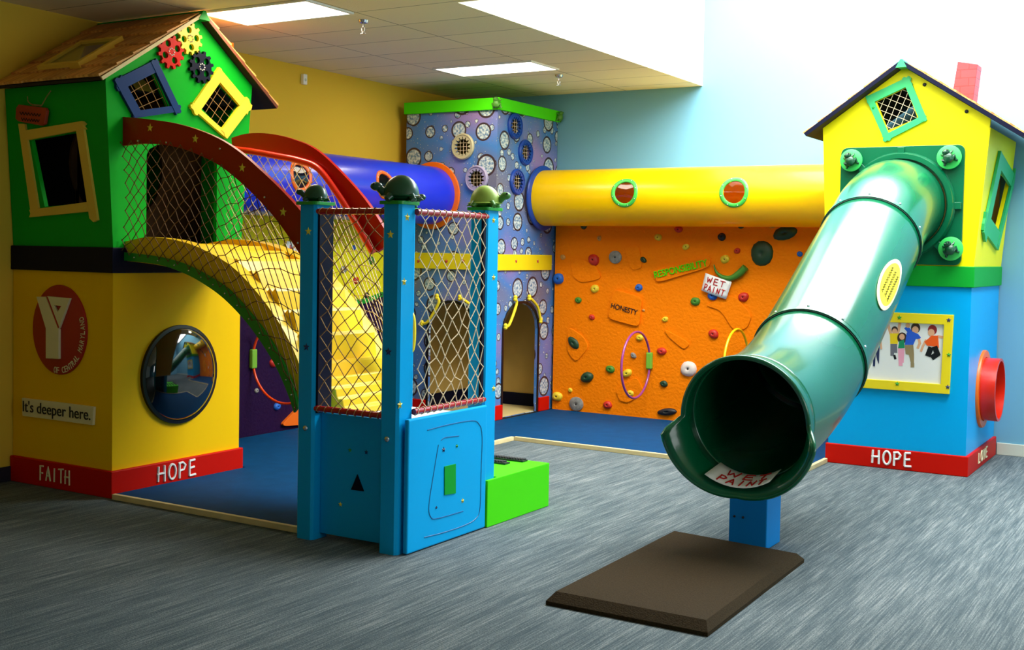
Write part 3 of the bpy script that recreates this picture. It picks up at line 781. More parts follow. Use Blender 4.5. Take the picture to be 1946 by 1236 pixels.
# ------------------------------------------------------------------ bubble tower
tx0, tx1, ty0, ty1, th_ = -6.83, -5.80, 9.31, YB-.012, 2.93
t = TW = thing('bubble_tower', 'square tower covered in bubble-print paper with a lime green rim', 'tower', (-6.3, 9.9, 0))
def archdoor(a0, a1, z0, zs, zt, n=9):
    c = (a0+a1)/2; w_ = (a1-a0)/2
    return [(a0, z0), (a1, z0)]+[(c+w_*math.cos(PI*k/n), zs+(zt-zs)*math.sin(PI*k/n)) for k in range(n+1)]
fxt, fyw = FX(tx1), FY(ty0)
dR = archdoor(9.475, 10.125, .035, .85, 1.11); dL = archdoor(-6.53, -5.995, .035, .85, 1.11)
pw = [(QX(977, 240, tx1), 'ring_blue'), (QX(997, 290, tx1), 'ring_blue'), (QX(981, 346, tx1), 'ring_blue')]
pl = [(QY(881, 279, ty0), 'ring_cream'), (QY(907, 340, ty0), 'ring_lilac')]
pr = .118
B().panel([rect(ty0, .03, ty1, th_), dR]+[circ(c, pr*.8, 24) for c, _ in pw], fxt, -.03, 0).obj('side_wall', M['bubbles'], t, fix=True)
fb = (-6.51, 2.12)
B().panel([rect(tx0, .03, tx1-.03, th_), dL, circ(fb, .245, 32)]+[circ(c, pr*.8, 24) for c, _ in pl], fyw, -.03, 0).obj('front_wall', M['bubbles'], t, fix=True)
B().box((tx0, ty0+.03, .0), (tx0+.02, ty1, th_)).obj('inner_side', M['tan'], t)
B().box((tx0+.02, ty1-.02, .0), (tx1-.03, ty1, th_)).obj('inner_back', M['tan'], t)
B().box((tx0+.02, ty0+.03, 1.5), (tx1-.03, ty1-.02, 1.54)).obj('upper_floor', M['tan'], t)
B().box((tx0+.02, ty0+.03, 0), (tx1-.03, ty1-.02, .034)).obj('tower_floor', M['tan_floor'], t)
B().box((tx0+.021, ty0+.03, .034), (tx0+.035, ty1-.02, .16)).box((tx0+.035, ty1-.035, .034), (tx1-.03, ty1-.021, .16)).obj('inner_baseboard', M['navy'], t)
# trim
b = B().box((tx0, ty0-.025, .03), (-6.53-.02, ty0, .165)).box((-5.995+.02, ty0-.025, .03), (tx1+.025, ty0, .165)).box((tx1, ty0, .03), (tx1+.025, 9.475-.02, .165)).box((tx1, 10.125+.02, .03), (tx1+.025, ty1-.1, .165))
b.obj('base_trim', M['red'], t, bevel=.004)
yb = B().box((tx0, ty0-.022, 1.425), (tx1+.022, ty0, 1.575)).box((tx1, ty0, 1.425), (tx1+.022, ty1-.1, 1.575)).obj('yellow_band', M['band_yellow'], t, bevel=.003)
for px in (1067, 1107): pass
for px, py in ((981, 497), (1022, 497)): star(FX(tx1+.022), QX(px, py, tx1+.022), .024, M['logo_red'], yb)
for px in (795, 848, 880): star(FY(ty0-.022), QY(px, 497, ty0-.022), .024, M['logo_red'], yb)
b = B().box((tx0-.01, ty0-.035, 2.90), (tx1+.035, ty0, 3.01)).box((tx1, ty0, 2.90), (tx1+.035, ty1, 3.01)).box((tx0, ty0, 2.93), (tx1, ty1, 2.95))
rim = b.obj('top_rim', M['lime'], t, bevel=.004)
frog(rim, (tx1+.02, 2.955, 0), Fr((0, ty0-.035, 0), (1, 0, 0), (0, 0, 1)), M['olive'], .8)
frog(rim, (ty1-.06, 2.95, 0), FX(tx1+.035), M['olive'], .8)
# door trims and bone handles
for fr, D, nm in ((fxt, dR, 1), (fyw, dL, 0)):
    c = sum(p[0] for p in D)/len(D); a0 = min(p[0] for p in D); a1 = max(p[0] for p in D)
    big = archdoor(a0-.022, a1+.022, .035, .85, 1.135)
    B().panel([big, D], fr, 0, .012).obj('door_trim', M['black'], t, fix=True)
    cc = (a0+a1)/2
    for s_, pts in ((-1, ((-.33, .90), (-.26, .92), (-.14, 1.10), (-.16, 1.16))), (1, ((.10, 1.16), (.17, 1.13), (.27, 1.06), (.33, .93)))):
        hb = B(); P = [fr.p(cc+u, z, .03) for u, z in pts]
        hb.tube(cr(P, 4), .014, 8)
        for p in (P[0], P[-1]):
            hb.ball(p+V((0, 0, .012)), .02, 10, 6); hb.ball(p-V((0, 0, .010)), .02, 10, 6)
        hb.obj('bone_handle', M['window_yellow'], t)
# gear-holed round windows
for lst, fr in ((pw, fxt), (pl, fyw)):
    for c, mm in lst:
        g = B().panel([circ(c, pr, 40), gearpts(c, pr*.76, 14, .22)], fr, .006, .024)
        g.lathe([(pr+.004, 0), (pr+.006, .018), (pr-.004, .03), (pr-.010, .03), (pr-.012, .02)], fr, c, 40)
        g = g.obj('round_window', M[mm], t, fix=True, label='round %s window with a gear-shaped opening' % ('blue' if mm == 'ring_blue' else 'pale'))
        b = B(); r_ = pr*.7
        for k in (-1, 0, 1):
            h_ = math.sqrt(r_*r_-(k*.035)**2)
            b.tube([fr.p(c[0]+k*.035, c[1]-h_, .002), fr.p(c[0]+k*.035, c[1]+h_, .002)], .002, 4)
            b.tube([fr.p(c[0]-h_, c[1]+k*.035, .002), fr.p(c[0]+h_, c[1]+k*.035, .002)], .002, 4)
        b.obj('window_net', M['rope_pale'], g)

# ------------------------------------------------------------------ crawl tubes with real port holes
def crawl(name, label, axis, c, a0, a1, r, m_, holes, hr, rimm, flange, flm, loc):
    t = thing(name, label, 'crawl tube', loc)
    # c: other two coordinates; axis 'x' -> c=(y,z); 'y' -> c=(x,z); port holes face -y (axis x) or +x (axis y)
    def P(a, th, rr):
        # th = 0 faces the room, th=90 up
        if axis == 'x': return V((a, c[0]-rr*math.cos(th), c[1]+rr*math.sin(th)))
        return V((c[0]+rr*math.cos(th), a, c[1]+rr*math.sin(th)))
    NA, NT = int((a1-a0)/.02), 88
    def cellskip(i, j):
        a = a0+(a1-a0)*(i+.5)/NA; th = 2*PI*(j+.5)/NT
        for h, tz in holes:
            for off in (tz,):
                dth = (th-off+PI) % (2*PI)-PI
                if ((a-h)**2+(dth*r)**2) < (hr*.92)**2: return True
        return False
    for nm, rr, fl in (('tube_shell', r, False),):
        G = [[P(a0+(a1-a0)*i/NA, 2*PI*j/NT, rr) for j in range(NT)] for i in range(NA+1)]
        sh = B().grid(G, wrapu=True, skip=cellskip).obj(nm, m_, t, fix=False)
        md = sh.modifiers.new('solid', 'SOLIDIFY'); md.thickness = .008; md.offset = -1
    for h, tz in holes:
        for off, vis in ((tz, True),):
            n = 40; G = []
            for rad, hh in ((hr*.86, -.002), (hr*.86, .010), (hr*.92, .016), (hr*1.1, .016), (hr*1.17, .010), (hr*1.19, 0), (hr*.86, -.002)):
                G.append([P(h+rad*math.cos(2*PI*k/n), off+rad*math.sin(2*PI*k/n)/r, r+hh) for k in range(n)])
            rm = B().grid(G, wrapu=True).obj('porthole_rim', rimm, t, fix=True)
            G = [[P(h+rad*math.cos(2*PI*k/n), off+rad*math.sin(2*PI*k/n)/r, r+.002) for k in range(n)] for rad in (hr*.9, hr*.45, .001)]
            B().grid(G, wrapu=True).obj('porthole_pane', M['glass'], rm)
            if vis:
                for k in range(8):
                    q = P(h+hr*1.03*math.cos(PI*k/4+.3), off+hr*1.03*math.sin(PI*k/4+.3)/r, r+.016)
                    B().ball(q, .006, 8, 6).obj('rim_bolt', M['chrome'], rm)
    n = 48
    for a, s_ in flange:
        G = []
        for rr, da in ((r-.004, 0), (r-.004, .03), (r+.012, .03), (r+.05, .022), (r+.055, .012), (r+.05, 0), (r-.004, 0)):
            G.append([P(a+s_*da, 2*PI*k/n, rr) for k in range(n)])
        B().grid(G, wrapu=True).obj('end_flange', flm, t, fix=True)
    return t
crawl('yellow_crawl_tube', 'long yellow crawl tube with green-rimmed portholes above the orange climbing wall', 'x', (10.12, 2.13), -5.77, -2.66, .262,
      M['tube_yellow'], [(QY(1188, 362, 9.87)[0], .12), (QY(1396, 362, 9.87)[0], .1)], .115, M['rim_green'], [(-5.772, 1)], M['ring_blue'], (-4.2, 10.12, 1.87))
yy1 = QX(571, 336, -6.25)[0]; yy2 = QX(731, 350, -6.25)[0]
crawl('blue_crawl_tube', 'blue crawl tube with orange-rimmed portholes running along the yellow wall', 'y', fb, 6.32, ty0-.005, .265,
      M['tube_blue'], [(yy1, .15), (yy2, .15)], .108, M['orange'], [(ty0-.004, -1)], M['orange'], (-6.51, 7.8, 1.85))

# ------------------------------------------------------------------ orange climbing wall
wy = 10.40
OW = t = thing('climbing_wall', 'bright orange textured climbing wall below the yellow tube', 'climbing wall', (-4.2, wy, 0))
fo = FY(wy)
B().box((-5.77, wy, .03), (-2.70, YB-.003, 2.12)).obj('panel', M['orange_wall'], t)
def hold(fr, c, r, m_, parent, kind=0, sx=1, sy_=1, rot=0, d=.7, c0=0, name='climbing_hold'):
    b = B(); n = 14; G = []; sd = random.Random(int(c[0]*1000+c[1]*7000))
    lob = [1+sd.uniform(-.14, .14) for _ in range(n)]
    lob = [(lob[i-1]+lob[i]*2+lob[(i+1) % n])/4 for i in range(n)]
    prof = [(1, 0), (.98, .25), (.85, .62), (.6, .88), (.34, .98), (.2, .9), (.12, .72), (0, .7)] if kind != 1 else [(1, 0), (1, .5), (.92, .62), (.3, .66), (.25, .5), (0, .5)]
    ca, sa = math.cos(rot), math.sin(rot)
    for pr_, h in prof:
        row = []
        for k in range(n):
            a_ = 2*PI*k/n; q = r*pr_*(lob[k] if kind != 1 else 1); u = q*math.cos(a_)*sx; v = q*math.sin(a_)*sy_
            row.append(fr.p(c[0]+u*ca-v*sa, c[1]+u*sa+v*ca+(0), c0+h*r*d))
        G.append(row)
    b.grid(G, wrapu=True, mi=0)
    b.ball(fr.p(c[0], c[1], c0+prof[-1][1]*r*d+.001), max(.004, r*.13), 8, 6, mi=1)
    return b.obj(name, [m_, M['ink']], parent, fix=True)
K = 1/205.0   # metres per photo pixel at this wall
HL = [(1110,429,8,'dkgreen'),(1139,453,5,'tan'),(1129,494,12,'red'),(1170,489,14,'grey'),(1223,494,6,'dkgreen'),(1251,451,7,'yellow'),(1290,436,8,'red'),
 (1304,469,6,'yellow'),(1372,450,8,'black'),(1408,429,6,'dkgreen'),(1401,477,6,'red'),(1378,493,8,'yellow'),(1467,427,7,'tan'),(1520,483,5,'blue'),(1070,489,6,'tan'),
 (1062,530,11,'blue'),(1131,549,8,'yellow'),(1099,571,7,'green'),(1214,547,8,'blue'),(1322,573,8,'green'),(1354,562,9,'blue'),(1413,565,9,'red'),(1125,603,6,'red'),
 (1264,607,6,'yellow'),(1258,668,8,'red'),(1356,635,9,'red'),(1309,701,17,'white'),(1116,717,12,'dkgreen'),(1160,702,8,'green'),(1204,676,6,'grey'),(1216,642,7,'yellow'),
 (1192,710,9,'yellow'),(1262,730,7,'dkgreen'),(1199,748,8,'yellow'),(1084,742,5,'yellow'),(1059,754,10,'yellow'),(1096,768,14,'grey'),(1155,770,8,'red'),(1223,590,3,'tan'),(1440,640,5,'green')]
names = {'dkgreen': 'dark green', 'tan': 'tan', 'red': 'red', 'grey': 'mottled grey', 'yellow': 'yellow', 'black': 'charcoal', 'blue': 'blue', 'green': 'green', 'white': 'large white'}
for px, py, r_, cn in HL:
    h = hold(fo, QY(px, py, wy), r_*K, M['h_'+cn], t, 1 if cn == 'grey' and r_ > 10 else 0, sx=random.uniform(.95, 1.25), sy_=random.uniform(.85, 1.05), rot=random.uniform(-.5, .5), d=.75 if r_ < 13 else .45)
    h['label'] = names[cn]+' climbing hold'
for px, py, sx_, sy_, rot, cn in ((1448, 482, 22, 25, -.3, 'dkgreen'), (1492, 443, 23, 12, .25, 'dkgreen'), (1091, 652, 16, 10, -.7, 'dkgreen'), (1268, 783, 20, 7, .1, 'black')):
    h = hold(fo, QY(px, py, wy), 1*K, M['h_'+cn], t, 0, sx=sx_, sy_=sy_, rot=rot, d=7); h['label'] = ('dark green leaf-shaped climbing hold' if cn == 'dkgreen' else 'charcoal wedge-shaped climbing hold')
pts = [fo.p(*QY(*p, wy), .03) for p in ((1359, 503), (1363, 516), (1374, 526), (1390, 529), (1406, 521), (1419, 508))]
B().tube(cr(pts, 5), [.004+.03*min(1, i/20) for i in range(26)], 10).obj('climbing_hold', M['h_green'], t, label='curved green horn-shaped climbing hold')
# plaques and raised patches
def plaque(pts, h, parent, nm='plaque', m_=None, rad=0, y=None):
    return B().panel([pts], fo, 0, h).obj(nm, m_ or M['orange_wall'], parent, bevel=.006, fix=True)
def rquad(P, k=.18):
    o = []; n = len(P)
    for i in range(n):
        a, b_, c = V(P[i-1]), V(P[i]), V(P[(i+1) % n])
        for s_ in range(5):
            q = s_/4; p0 = b_.lerp(a, k); p1 = b_.lerp(c, k); o.append(tuple((p0*(1-q)**2+b_*2*q*(1-q)+p1*q*q)[:2]))
    return o
ph = plaque(rquad([QY(*p, wy) for p in ((1168, 550), (1222, 566), (1216, 622), (1156, 605))]), .022, t)
a = V(QY(1163, 585, wy)); e = V(QY(1212, 599, wy)); d = e-a
text('lettering', 'HONESTY', fo, a.x, a.y, d.length, .05, M['ink'], ph, .006, .023, math.atan2(d.y, d.x), label='dark word HONESTY')
ph = plaque(rquad([QY(*p, wy) for p in ((1242, 514), (1352, 487), (1350, 508), (1250, 538))], .2), .022, t)
a = V(QY(1247, 529, wy)); e = V(QY(1347, 506, wy)); d = e-a
text('lettering', 'RESPONSIBILITY', fo, a.x, a.y, d.length, .065, M['lime'], ph, .01, .023, math.atan2(d.y, d.x), label='green word RESPONSIBILITY')
for poly in (((1085, 490), (1130, 500), (1145, 530), (1105, 538), (1088, 525)), ((1185, 470), (1215, 465), (1222, 510), (1200, 514)),
             ((1338, 580), (1395, 560), (1430, 600), (1420, 625), (1395, 630), (1370, 590)), ((1080, 620), (1110, 640), (1120, 660), (1095, 690), (1078, 668)),
             ((1170, 740), (1210, 715), (1225, 745), (1195, 766), (1178, 762)), ((1262, 625), (1300, 645), (1312, 655), (1300, 665), (1270, 640))):
    plaque(rquad([QY(*p, wy) for p in poly], .3), .012, t, 'raised_patch')

def hoop(name, label, c, axis, r, m_, clampc, cfr):
    t = thing(name, label, 'hoop', c, 'hoops clamped to the climbing walls')
    P = [V(c)+(V((math.cos(a_)*r, 0, math.sin(a_)*r)) if axis == 'x' else V((0, math.cos(a_)*r, math.sin(a_)*r))) for a_ in [2*PI*k/56 for k in range(56)]]
    B().tube(P, .011, 10, closed=True).obj('hoop_ring', m_, t)
    b = B().box(V(clampc)-V(cfr), V(clampc)+V(cfr)); b.obj('wall_clamp', M['clamp'], t, bevel=.01)
    return t
hc = Q(1208.6, 694, 'y', wy-.32)
hoop('hula_hoop', 'purple hoop held edge-on by a green clamp on the orange wall', (hc.x, hc.y, hc.z), 'y', .31, M['hoop_purple'], (hc.x, wy-.02, hc.z+.02), (.03, .02, .08))
hc = Q(1399, 690, 'y', wy-.32)
hoop('hula_hoop', 'yellow hoop on the orange wall, half hidden by the green slide', (hc.x, hc.y, hc.z), 'y', .30, M['hoop_yellow'], (hc.x, wy-.02, hc.z), (.03, .02, .08))
# wet paint paper
def sheet(name, label, fr, P4, c, curl, words, parent=None):
    t = thing(name, label, 'paper sign', fr.p(*P4[3], c), 'hand-written wet paint notices')
    def SF(u, v):
        p = V(P4[3])*(1-u)*(1-v)+V(P4[2])*u*(1-v)+V(P4[1])*u*v+V(P4[0])*(1-u)*v
        return fr.p(p.x, p.y, c+curl*(abs(u-.5)*2)**2)
    B().grid([[SF(i/8, j/4) for j in range(5)] for i in range(9)]).obj('sheet', M['paper'], t, fix=True).modifiers.new('s', 'SOLIDIFY').thickness = .002
    b = B()
    for word, u0, v0, w_, h_ in words:
        strokes(b, word, lambda a_, q: SF(a_, q)+fr.n*.003, u0, v0, w_, h_, .005, 0, n=4)
    b.obj('lettering', M['red_ink'], t, label='red hand-written words WET PAINT')
    return t
WP = [('WET', .14, .56, .72, .32), ('PAINT', .08, .1, .84, .34)]
sheet('paper_notice', 'white paper with red hand-written words taped to the orange climbing wall', fo, [QY(*p, wy) for p in ((1343, 519), (1393, 536), (1382, 569), (1335, 552))], .05, -.02, WP)

# ------------------------------------------------------------------ purple and yellow climbing wall beside the blue tube
lx = -6.90
t = thing('climbing_wall', 'dark purple and yellow climbing wall behind the netted bridge', 'climbing wall', (lx, 7.8, 0))
fl2 = FX(lx)
ya, ybk = 6.33, ty0-.03
wave = [(ya+(ybk-ya)*k/24, 1.12+.035*math.sin(k*.9)) for k in range(25)]
B().panel([[(ya, .03), (ybk, .03)]+wave[::-1]], fl2, -.055, 0).obj('lower_panel', M['purple_wall'], t, fix=True)
B().panel([wave+[(y, z+.045) for y, z in wave[::-1]]], fl2, -.055, .012).obj('green_strip', M['cap_green'], t, fix=True)
B().panel([[(y, z+.045) for y, z in wave]+[(ybk, 1.98), (ya, 1.98)]], fl2, -.055, 0).obj('upper_panel', M['climb_yellow'], t, fix=True)
for px, py, r_, cn in ((672, 471, 6, 'blue'), (652, 513, 8, 'grey'), (676, 533, 8, 'red'), (696, 562, 7, 'black'), (487, 743, 5, 'grey'), (526, 773, 8, 'blue'), (519, 690, 9, 'red'),
                       (545, 410, 7, 'green'), (700, 430, 6, 'grey'), (640, 600, 8, 'red'), (668, 630, 7, 'green'), (612, 610, 7, 'yellow'), (705, 495, 9, 'green')):
    h = hold(fl2, QX(px, py, lx), r_/235, M['h_'+cn], t, 0, sx=1.2); h['label'] = names[cn]+' climbing hold'
c = QX(545, 795, lx)
B().panel([rquad([QX(*p, lx) for p in ((527, 811), (563, 774), (600, 760), (640, 780), (600, 804))], .25)], fl2, 0, .03).obj('orange_patch', M['orange'], t, bevel=.008, fix=True)
hold(Fr((-6.3, 0, 0), (0, 1, 0), (0, 0, 1)), (6.34, .42), .05, M['h_yellow'], LH, 0, name='side_knob')
hc = Q(478, 682, 'x', lx+.0)
hoop('hula_hoop', 'orange hoop on the dark purple wall under the bridge', (lx+.36, hc.y, hc.z), 'x', .345, M['hoop_orange'], (lx+.02, hc.y, hc.z), (.02, .03, .08))
sheet('paper_notice', 'white paper with red writing behind the netting, below the red arch', fl2, [QX(*p, lx) for p in ((540, 458), (585, 466), (580, 508), (533, 500))], .03, 0, WP)

# ------------------------------------------------------------------ right playhouse (yellow over blue)
rx0, rx1, ry0, ry1 = -2.64, -1.615, 9.225, YB-.02
t = RH = thing('playhouse', 'playhouse with yellow upper storey, blue base and brick chimney', 'playhouse', (-2.12, 9.85, 0))
B().box((rx0, ry0, .02), (rx1, ry1, 1.40)).obj('lower_wall', M['cyan'], t)
B().box((rx0-.015, ry0-.022, 0), (rx1+.022, ry1, .152)).obj('base_trim', M['red'], t, bevel=.006)
B().box((rx0-.06, ry0-.02, 1.40), (rx1+.02, ry1, 1.555)).obj('middle_band', M['band_green'], t, bevel=.005)
a = QY(1656, 884, ry0-.022); e = QY(1737, 858, ry0-.022)
letters('HOPE', FY(ry0-.022), .002, .009, a[0], .035, e[0]-a[0], .1, t, M['white'])
fxx = FX(rx1+.022); a = QX(1858, 880, rx1+.022)
letters('LOVE', fxx, .002, .006, a[0], .045, .42, .08, t, M['cream'])
z0, z1 = 1.555, 2.55
gl, gr = -2.70, -1.605
fg = FY(ry0)
og = [QY(*p, ry0) for p in ((1665, 193), (1722, 166), (1744, 225), (1687, 248))]
oo = [QY(*p, ry0) for p in ((1646, 185), (1728, 146), (1763, 228), (1683, 269))]
apx = QY(1714, 132, ry0)
_ry = ry0-.10
A3 = V((QY(1713, 123, _ry)[0], _ry, QY(1713, 123, _ry)[1])); L3 = V(Q(1532, 259, 'y', _ry))
_re = Q(1945, 262, 'y', _ry); kR = (A3.z-_re.z)/(_re.x-A3.x); kL = (A3.z-L3.z)/(A3.x-L3.x)
outl = [(gl, z0), (gr, z0), (gr+.08, A3.z-(gr+.08-A3.x)*kR-.004), (A3.x, A3.z-.006), (-2.755, A3.z-(A3.x+2.755)*kL-.004)]
B().panel([outl, og, circ((-2.145, 2.0), .34, 36)], fg, -.03, 0).obj('gable_wall', M['lemon'], t, fix=True)
kx = .08/1.0
fxs = Tilt(FX(gr), z0, kx)
sI = [QX(*p, gr+.03) for p in ((1890, 324), (1913, 342), (1898, 442), (1876, 431))]
sO = [QX(*p, gr+.03) for p in ((1886, 287), (1918, 335), (1897, 476), (1867, 438))]
B().panel([rect(ry0+.003, z0, ry1, 2.57), sI], fxs, -.03, 0).obj('side_wall', M['lemon'], t, fix=True)
hl = [(ry0+.03, z0), (ry1, z0), (ry1, 2.57), (ry0+.03, 2.57)]
B().panel([hl, circ((10.12, 2.13), .26, 32)], FX(-2.70), 0, .03).obj('side_wall', M['lemon'], t, fix=True)
B().box((gl+.03, ry1-.02, z0), (gr-.03, ry1, 2.6)).obj('back_wall', M['tan'], t)
f1 = quadframe(fg, oo, og, 0, .02).obj('window_frame', M['frame_green'], t, fix=True, label='tilted green window frame under the roof peak')
b = B(); net(b, quadS(og, fg, -.012), 7, 7, .0022, knots=False, jit=.05); b.obj('window_net', M['rope_pale'], f1)
star(fg, QY(1661, 206, ry0), .018, M['star_green'], f1, c0=.022)
quadframe(fxs, sO, sI, 0, .02, .015).obj('window_frame', M['frame_green'], t, fix=True, label='crooked green window frame')
for px, py in ((1757, 161), (1837, 212)): bolt(fg, QY(px, py, ry0), .014, t, m_=M['ink'], h=.01)
# roof
ry = ry0-.10
A3 = V((QY(1713, 123, ry)[0], ry, QY(1713, 123, ry)[1])); L3 = V(Q(1532, 259, 'y', ry)); sl = (A3.z-L3.z)/(A3.x-L3.x)
R3 = V((A3.x+.86, ry, A3.z-.86*(A3.z-Q(1945, 262, 'y', ry).z)/(Q(1945, 262, 'y', ry).x-A3.x)))
def slabx(p, q, y0, y1, th):
    d = (q-p).normalized(); n = V((-d.z, 0, d.x)); n = n if n.z > 0 else -n
    f = lambda v, y, h: V((v.x, y, v.z))+n*h
    return B().hexa([f(p, y0, 0), f(q, y0, 0), f(q, y1, 0), f(p, y1, 0)], [f(p, y0, th), f(q, y0, th), f(q, y1, th), f(p, y1, th)]), n
s1, n1 = slabx(L3, A3, ry, ry1, .02); s1 = s1.obj('roof_slope', M['dark_wood'], t, fix=True)
s2, n2 = slabx(A3, R3, ry, ry1, .02); s2 = s2.obj('roof_slope', M['dark_wood'], t, fix=True)
for p, q, par in ((L3, A3, s1), (A3, R3, s2)):
    sb_, nn = slabx(p, q, ry-.008, ry+.008, .03); sb_.obj('barge_board', M['navy'], par, fix=True)
shingles(s1, V((L3.x, ry, L3.z))+n1*.02, V((0, 1, 0)), (A3-L3).normalized(), ry1-ry, (A3-L3).length, 6, .14, .28)
shingles(s2, V((R3.x, ry, R3.z))+n2*.02, V((0, 1, 0)), (A3-R3).normalized(), ry1-ry, (A3-R3).length, 7, .14, .28)
B().hexa([A3+V((-.04, -.01, -.02)), A3+V((.04, -.01, -.02)), A3+V((.04, ry1-ry, -.02)), A3+V((-.04, ry1-ry, -.02))],
         [A3+V((-.008, -.01, .04)), A3+V((.008, -.01, .04)), A3+V((.008, ry1-ry, .04)), A3+V((-.008, ry1-ry, .04))]).obj('ridge_cap', M['frame_green'], t, fix=True)
c = [QY(*p, 9.6) for p in ((1806, 200), (1820, 117), (1858, 122), (1846, 215))]
B().hexa([V((c[0][0], 9.6, c[0][1])), V((c[3][0], 9.6, c[3][1])), V((c[3][0], 9.78, c[3][1])), V((c[0][0], 9.78, c[0][1]))],
         [V((c[1][0], 9.6, c[1][1])), V((c[2][0], 9.6, c[2][1])), V((c[2][0], 9.78, c[2][1])), V((c[1][0], 9.78, c[1][1]))]).obj('chimney', M['brick'], t, fix=True, bevel=.003)
# round red port on the side
fq = FX(rx1); pc = (9.83, .60)
pt = B().lathe([(.25, 0), (.25, .02), (.30, .02), (.305, .01), (.305, 0)], fq, pc, 40).obj('port_flange', M['orange'], t, fix=True)
B().lathe([(.245, 0), (.245, .13), (.225, .13), (.225, .002), (0, .002)], fq, pc, 40).obj('port_tube', M['tube_red'], t)

# framed poster
py_ = ry0
t = thing('framed_poster', 'yellow framed poster of jumping children on the blue playhouse base', 'poster', (-2.08, py_, .57))
P4 = [QY(*p, py_) for p in ((1569, 596), (1812, 601), (1808, 745), (1569, 735))]
x0 = P4[1][0]-.75; x1 = QY(1811, 670, py_)[0]; zt0, zb0 = 1.195, .605
outer = [(x0, zb0), (x1-.012, zb0), (x1, zt0), (x0, zt0)]
inner = [(x0+.06, zb0+.07), (x1-.075, zb0+.07), (x1-.065, zt0-.075), (x0+.06, zt0-.075)]
fp = B().panel([outer, inner], fg, 0, .028).obj('frame', M['band_yellow'], t, fix=True, bevel=.003)
for px, py, cn in ((1709, 604, 'green'), (1803, 609, 'navy'), (1803, 675, 'green'), (1801, 736, 'navy'), (1705, 730, 'green'), (1640, 730, 'navy')):
    star(fg, QY(px, py, py_-.028), .02, M['star_'+cn], fp, c0=.028)
KID = [rgb(232, 232, 226), rgb(225, 170, 130), rgb(240, 205, 20), rgb(40, 90, 200), rgb(20, 140, 90), rgb(240, 90, 20), rgb(60, 40, 30), rgb(150, 130, 90), rgb(30, 40, 80), rgb(235, 160, 180), rgb(10, 10, 14), rgb(30, 170, 200), rgb(110, 110, 120), rgb(150, 40, 40)]
KM = [M['print_bg']]+[mat('print_ink_%s' % n, c_, .4) for n, c_ in zip(('skin', 'yellow', 'blue', 'green', 'orange', 'hair', 'khaki', 'denim', 'pink', 'black', 'cyan', 'grey', 'maroon'), KID[1:])]
b = B().panel([inner], fg, .004, .010)
_o = [0]
def up(): _o[0] += 1; return .0108+_o[0]*.00006
def pz(mi, pts): b.panel([[QY(1630+x*200/1373, 580+y*180/1236, py_-.01) for x, y in pts]], fg, .0098, up(), mi)
def limb(mi, pts, w_):
    P = [V(QY(1630+x*200/1373, 580+y*180/1236, py_-.01)) for x, y in pts]; w_ = w_/1373*200/205
    for i in range(len(P)-1):
        d = (P[i+1]-P[i]).normalized(); n = V((-d.y, d.x))*w_/2; a_ = P[i]-d*w_*.3; e_ = P[i+1]+d*w_*.3
        b.panel([[tuple(q[:2]) for q in (a_-n, e_-n, e_+n, a_+n)]], fg, .0098, up(), mi)
def head(mi, x, y, r_): 
    c_ = QY(1630+x*200/1373, 580+y*180/1236, py_-.01); b.panel([circ(c_, r_/1373*200/205, 16, r_/1373*200/205*1.15)], fg, .0098, up(), mi)
# boy in yellow
limb(1, [(430, 370), (390, 240)], 30); limb(1, [(525, 370), (552, 225)], 30); head(6, 483, 325, 34); head(1, 483, 345, 28)
pz(2, [(420, 370), (535, 370), (520, 520), (425, 515)]); limb(12, [(450, 520), (450, 650)], 38); limb(12, [(490, 520), (492, 610)], 38); limb(10, [(478, 660), (490, 700)], 24)
# girl in green
head(6, 580, 430, 52); head(1, 578, 415, 28); pz(4, [(545, 470), (605, 455), (612, 560), (525, 570)]); limb(9, [(550, 580), (560, 780)], 40); limb(9, [(590, 580), (580, 740)], 34)
# boy in blue
limb(3, [(690, 360), (640, 300)], 46); head(1, 655, 265, 24); head(6, 755, 300, 48); head(1, 752, 325, 34)
pz(3, [(640, 360), (700, 340), (790, 380), (825, 425), (800, 450), (760, 440), (725, 520), (615, 520)]); limb(1, [(800, 450), (810, 500), (785, 560)], 26)
pz(7, [(615, 525), (725, 520), (735, 640), (735, 780), (700, 780), (670, 650), (625, 640)]); limb(7, [(715, 770), (715, 800)], 36)
# girl in orange
head(13, 975, 325, 46); head(1, 960, 360, 34); limb(1, [(1050, 410), (1130, 425)], 26); limb(1, [(890, 460), (850, 540), (828, 600)], 24)
pz(5, [(920, 440), (960, 400), (1050, 400), (1060, 560), (1000, 540), (905, 530), (870, 480)]); limb(10, [(950, 570), (920, 650)], 56); limb(10, [(1010, 560), (1040, 640), (980, 680)], 56)
# boy at the left
head(6, 290, 430, 26); pz(11, [(230, 450), (290, 440), (290, 555), (220, 560)]); limb(1, [(300, 470), (308, 570)], 18); pz(8, [(200, 560), (285, 555), (275, 770), (255, 720), (235, 620), (225, 800), (200, 800)])
b.obj('print', KM, t, fix=False)

